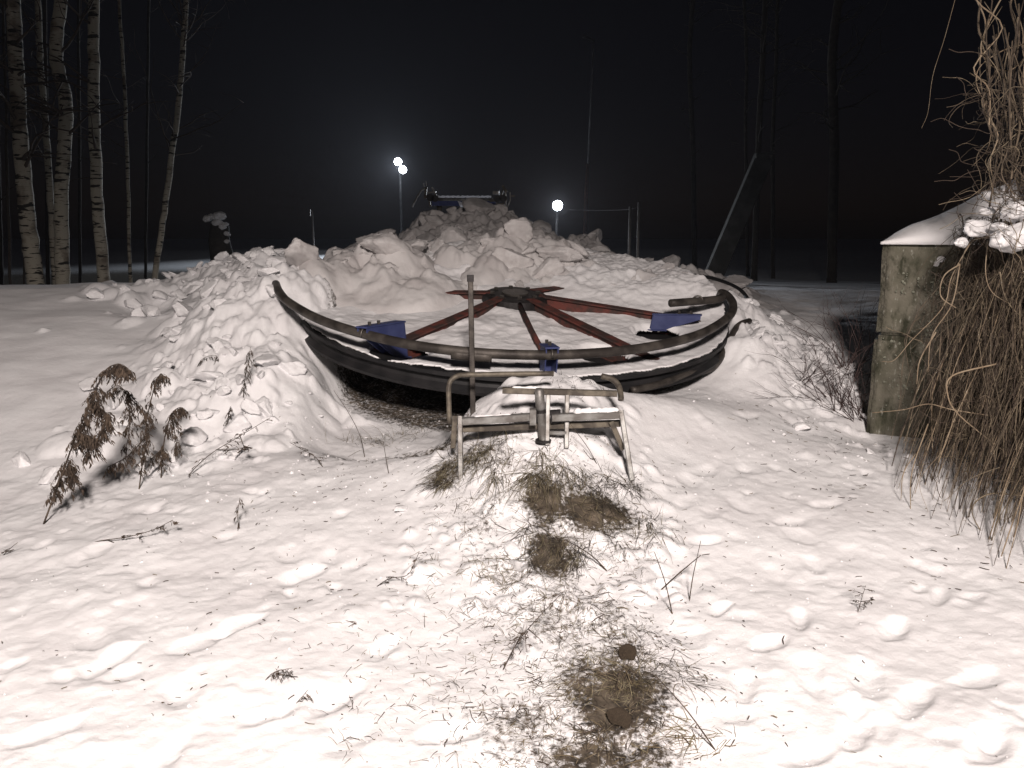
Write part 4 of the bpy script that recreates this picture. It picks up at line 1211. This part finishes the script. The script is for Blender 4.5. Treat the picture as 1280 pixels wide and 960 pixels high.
# snow-capped stump in the field
sp = at(277, 312, 19.0); sp.z = G(sp.x, sp.y)
sr = empty('snowy_stump', sp); tag(sr, 'dark broken stump with a lumpy snow cap at the field edge', 'stump')
tp_ = at(277, 268, 19.0).z
mb = MB(); rd = random.Random(5)
mb.tube([sp + Vector((rd.gauss(0, .02), 0, (tp_ - sp.z) * t - .1)) for t in (0, .25, .5, .75, .93)], [.30, .27, .29, .25, .22], 14); mb.build('trunk', M['cannon'], sr, True)
for dx, dz, r in ((-.14, -.08, .13), (.10, -.04, .16), (.02, -.06, .14), (.20, -.26, .10), (.23, -.48, .10), (-.27, -.12, .13), (.21, -.66, .09), (.12, -.32, .13), (.0, -.22, .16)):
    o = clod(ground, (0, 0, 0), r, None, True); o.parent = sr; o.name = 'snow_lump'; o.location = (dx * .9, -.14, tp_ - sp.z + dz + .02); o.scale = (r * .8, r * .7, r * .55)

# ================================================================== lamps, masts, far structures
def spot(name, loc, target, power, color, size=R(150), blend=.6, rad=.12):
    d = bpy.data.lights.new(name, 'SPOT'); d.energy = power; d.color = color; d.spot_size = size; d.spot_blend = blend; d.shadow_soft_size = rad
    o = bpy.data.objects.new(name, d); COL.objects.link(o); o.location = loc
    o.rotation_euler = (Vector(target) - Vector(loc)).to_track_quat('-Z', 'Y').to_euler()
    return o
def lamp_head(root, c, aim, r=.17, glass='cold'):
    aim = Vector(aim).normalized()
    mb = MB(); mb.tube([c - aim * .16, c - aim * .10, c - aim * .01, c], [r * .35, r * .8, r * 1.08, r * 1.08], 16); h = mb.build('lamp_head', M['dark'], root)
    mb = MB(); mb.tube([c, c + aim * .03, c + aim * .05], [r, r * .9, r * .5], 16); mb.build('lens', M[glass], h, True)
    return h
# twin floodlight on a tall post
q1, q2 = at(497.5, 202, 45), at(503.5, 212, 45)
fp = at(500, 214, 45.25); fg = G(fp.x, fp.y)
root = empty('floodlight_post', (fp.x, fp.y, fg)); tag(root, 'tall post with two bright white floodlights across the field', 'floodlight', 'floodlights')
MB().tube([(fp.x, fp.y, fg - .2), (fp.x, fp.y, fp.z + .5)], [.085, .06], 10).build('post', M['post'], root, True)
aim = (Vector((-1, 8, 0)) - q1)
lamp_head(root, q1, aim, .21); lamp_head(root, q2, aim, .21)
o = spot('floodlight', (q1 + q2) / 2 + aim.normalized() * .3, (-9.5, 15, 2), FLOOD_W * 5, (.82, .9, 1), R(95), .8); o.parent = root; o.matrix_parent_inverse = parent_matrix(root).inverted()
# single bright lamp
q1 = at(697, 257, 32); fg = G(q1.x, q1.y + .2)
root = empty('floodlight_post', (q1.x, q1.y + .25, fg)); tag(root, 'dazzling single floodlight on a low post beside the pile', 'floodlight', 'floodlights')
MB().tube([(q1.x, q1.y + .25, fg - .2), (q1.x, q1.y + .25, q1.z + .05)], .05, 10).build('post', M['post'], root, True)
aim = Vector((0, -1, -.06))
lamp_head(root, q1, aim, .2)
o = spot('floodlight', q1 + aim * .3, (0, 12, 1.2), FLOOD_W * 3.5, (.88, .92, 1), R(60), .8); o.parent = root; o.matrix_parent_inverse = parent_matrix(root).inverted()
# tall mast with unlit lamp and rusty foot
mt, mbm = at(742, 52, 38), at(733, 240, 38); mg = G(mbm.x, mbm.y)
root = empty('lamp_mast', (mbm.x, mbm.y, mg)); tag(root, 'tall slim mast with an unlit lamp, reddish lower part', 'mast')
MB().tube([(mbm.x - .05, mbm.y, mg - .2), (mbm.x, mbm.y, mbm.z), tuple(at(735, 205, 38))], [.10, .10, .085], 8).build('mast_foot', M['rust'], root, True)
MB().tube([tuple(at(735, 206, 38)), mt], [.045, .035], 8).build('pole', M['post'], root, True)
MB().bar(mt + Vector((-.5, 0, .25)), mt + Vector((.05, 0, .02)), .22, .12).build('lamp_head', M['dark'], root)
# thin marker pole left of the pile
a_, b_ = at(390, 263, 17), at(392, 306, 17); g_ = G(b_.x, b_.y)
root = empty('marker_pole', (b_.x, b_.y, g_)); tag(root, 'short thin marker pole behind the pile, near the stump', 'pole')
MB().tube([(b_.x, b_.y, g_ - .2), a_], [.022, .018], 8).build('pole', M['post'], root, True)
MB().bar(a_ - Vector((.045, 0, .12)), a_ - Vector((.045, 0, -.02)), .02, .02, (0, 1, 0)).build('tip', M['post'], root)
# two posts with a wire
pts = []
for px, py, lab in ((788, 258, 'shorter of two dim posts joined by a wire'), (799, 253, 'taller of two dim posts joined by a wire')):
    a_ = at(px, py, 24); g_ = G(a_.x, a_.y)
    o = MB().tube([(a_.x, a_.y, g_ - .2), (a_.x, a_.y, a_.z)], .04, 8).build('fence_post', M['wood'], None, True); tag(o, lab, 'post', 'wire posts'); pts.append(a_)
wr = MB().tube(spline([at(712, 262, 26), at(750, 263, 25), pts[0] - Vector((0, 0, .08)), pts[1] - Vector((0, .0, .1))], 6), .006, 5).build('wire', M['post'], None, True)
tag(wr, 'thin wire running to the two dim posts', 'wire')
# leaning concrete beam in the dark
A_, B_ = at(955, 196, 20), at(903, 318, 20); g_ = G(B_.x, B_.y)
dd = (A_ - B_).normalized(); B_ = B_ - dd * max(0, (B_.z - g_ + .2) / dd.z)
lb = MB().bar(B_, A_, .46, .30, (0, 1, 0), bev=.03).build('leaning_beam', M['beam'])
tag(lb, 'broad pale beam leaning to the right in the dark beyond the wheel', 'beam')
MB().bar(A_ + Vector((-.26, -.16, .0)), A_ + Vector((.24, -.16, .10)), .10, .08).build('end_cap', M['beam'], lb)

# lift crossarm showing over the pile
ya = 15.2
root = empty('lift_crossarm', (at(585, 250, ya).x, ya, G(at(585, 250, ya).x, ya))); tag(root, 'steel lift crossarm with cable rollers showing over the pile top', 'lift crossarm')
def cbar(name, a, b, w, h, m='galv', up=(0, 0, 1)):
    return MB().bar(at(*a, ya) if len(a) == 2 else at(*a), at(*b, ya) if len(b) == 2 else at(*b), w, h, up).build(name, M[m], root)
MB().tube([at(545, 249.5, ya), at(615, 250, ya)], .035, 14).build('beam', M['galv'], root, True)
cs = [at(546 + 68 * k / 30, 246.2 - .5 * abs(math.sin(k * 1.7)), ya) for k in range(31)]
MB().tube(cs, [.02 + .006 * math.sin(k * 2.3) for k in range(31)], 8).build('bright_strip', M['backlit'], root, True)  # translucent strip added to draw the floodlit bright line along the beam
cbar('channel', (540, 254), (620, 254.5), .06, .09, 'blue')
for px in (549, 612): MB().tube([at(px, 252, ya + .2), Vector((at(px, 252, ya).x, ya + .2, .2))], .05, 8).build('leg', M['oldpipe'], root, True)
cbar('upright', (632, 238), (632.5, 268), .03, .03, 'galv', (0, 1, 0))
cbar('upright', (630, 240), (629, 268), .02, .02, 'oldpipe', (0, 1, 0))
cbar('strut', (637.5, 240), (638, 250), .025, .025, 'galv', (0, 1, 0)); cbar('strut', (638, 250), (633, 262), .02, .02, 'galv', (0, 1, 0))
cbar('stub', (639, 245), (644, 245), .03, .03, 'oldpipe')
cbar('box', (616, 241), (624, 241), .10, .06, 'galv')
cbar('bracket', (612, 251), (634, 249), .08, .05, 'oldpipe'); cbar('bracket', (614, 255), (630, 255), .06, .03, 'oldpipe')
cbar('bracket', (628, 232), (633, 240), .05, .05, 'oldpipe', (0, 1, 0)); cbar('bracket', (626, 246), (630, 234), .03, .03, 'oldpipe', (0, 1, 0))
cbar('bracket', (532, 246), (546, 245), .08, .06, 'oldpipe'); cbar('bracket', (534, 241), (545, 240), .05, .03, 'galv')
cbar('bracket', (533, 234), (531, 248), .04, .04, 'oldpipe', (0, 1, 0)); cbar('bracket', (540, 234), (547, 248), .03, .03, 'galv', (0, 1, 0))
cbar('bracket', (536, 246), (538, 258), .03, .03, 'oldpipe', (0, 1, 0))
cbar('arm', (547, 247), (560, 254), .03, .03, 'galv'); cbar('arm', (560, 254), (572, 255), .03, .03, 'galv')
MB().tube(spline([at(515, 259, ya), at(521, 247, ya), at(527, 238, ya), at(534, 235, ya)], 5), .018, 6).build('bent_rod', M['galv'], root, True)
for px, py in ((529, 229), (532, 227)): cbar('horn', (px, py), (px + 1.5, py + 5), .02, .02, 'galv', (0, 1, 0))
for px, py in ((538, 247), (544, 248), (622, 249), (629, 248)):
    c = at(px, py, ya); MB().tube([c - Vector((0, .05, 0)), c - Vector((0, .035, 0)), c, c + Vector((0, .035, 0)), c + Vector((0, .05, 0))], [.07, .07, .055, .07, .07], 14).build('roller', M['hub'], root)
MB().plate([at(572, 251, ya - .1), at(578, 253, ya - .1), at(584, 253, ya - .1), at(582, 260, ya - .1), at(576, 260, ya - .1)], (0, 1, 0), .02).build('plate', M['backlit'], root)

# yard lamp behind the photographer that lights the foreground
yl = empty('yard_lamp', (YARD_LAMP.x + .15, YARD_LAMP.y - .25, 0)); tag(yl, 'yard floodlight on a steel post facing the wheel', 'lamp post')
MB().tube([(YARD_LAMP.x + .15, YARD_LAMP.y - .45, -.2), (YARD_LAMP.x + .15, YARD_LAMP.y - .45, YARD_LAMP.z + .1)], .05, 10).build('post', M['post'], yl, True)
aim = (Vector((-1.0, 3.6, 0)) - YARD_LAMP).normalized()
lamp_head(yl, YARD_LAMP - aim * .1, aim, .15, 'warm')
MB().tube([(YARD_LAMP.x + .15, YARD_LAMP.y - .45, YARD_LAMP.z), YARD_LAMP - aim * .25], .025, 8).build('bracket', M['post'], yl, True)
o = spot('yard_light', YARD_LAMP + aim * .02, (-1.0, 3.6, 0), YARD_LAMP_W, (1.0, .885, .825), R(65), 1.0, .35); o.scale = (3.4, 1, 1); o.parent = yl; o.matrix_parent_inverse = parent_matrix(yl).inverted()

# ================================================================== misty night air
if HAZE:
    me = bpy.data.meshes.new('haze')
    x0, x1, y0, y1, z0, z1 = -760, 760, -40, 960, -6, 16
    me.from_pydata([(x0, y0, z0), (x1, y0, z0), (x1, y1, z0), (x0, y1, z0), (x0, y0, z1), (x1, y0, z1), (x1, y1, z1), (x0, y1, z1)], [],
                   [(3, 2, 1, 0), (4, 5, 6, 7), (0, 1, 5, 4), (1, 2, 6, 5), (2, 3, 7, 6), (3, 0, 4, 7)])
    hm = bpy.data.materials.new('haze'); hm.use_nodes = True
    t = hm.node_tree
    t.nodes.remove(t.nodes['Principled BSDF'])
    v = t.nodes.new('ShaderNodeVolumePrincipled'); v.inputs['Color'].default_value = (.85, .87, .95, 1); v.inputs['Density'].default_value = HAZE
    v.inputs['Anisotropy'].default_value = .3
    t.links.new(v.outputs[0], t.nodes['Material Output'].inputs['Volume'])
    hz = link('haze', me, hm, None, False)
    tag(hz, 'thin misty night air over the yard', 'haze', kind='stuff')
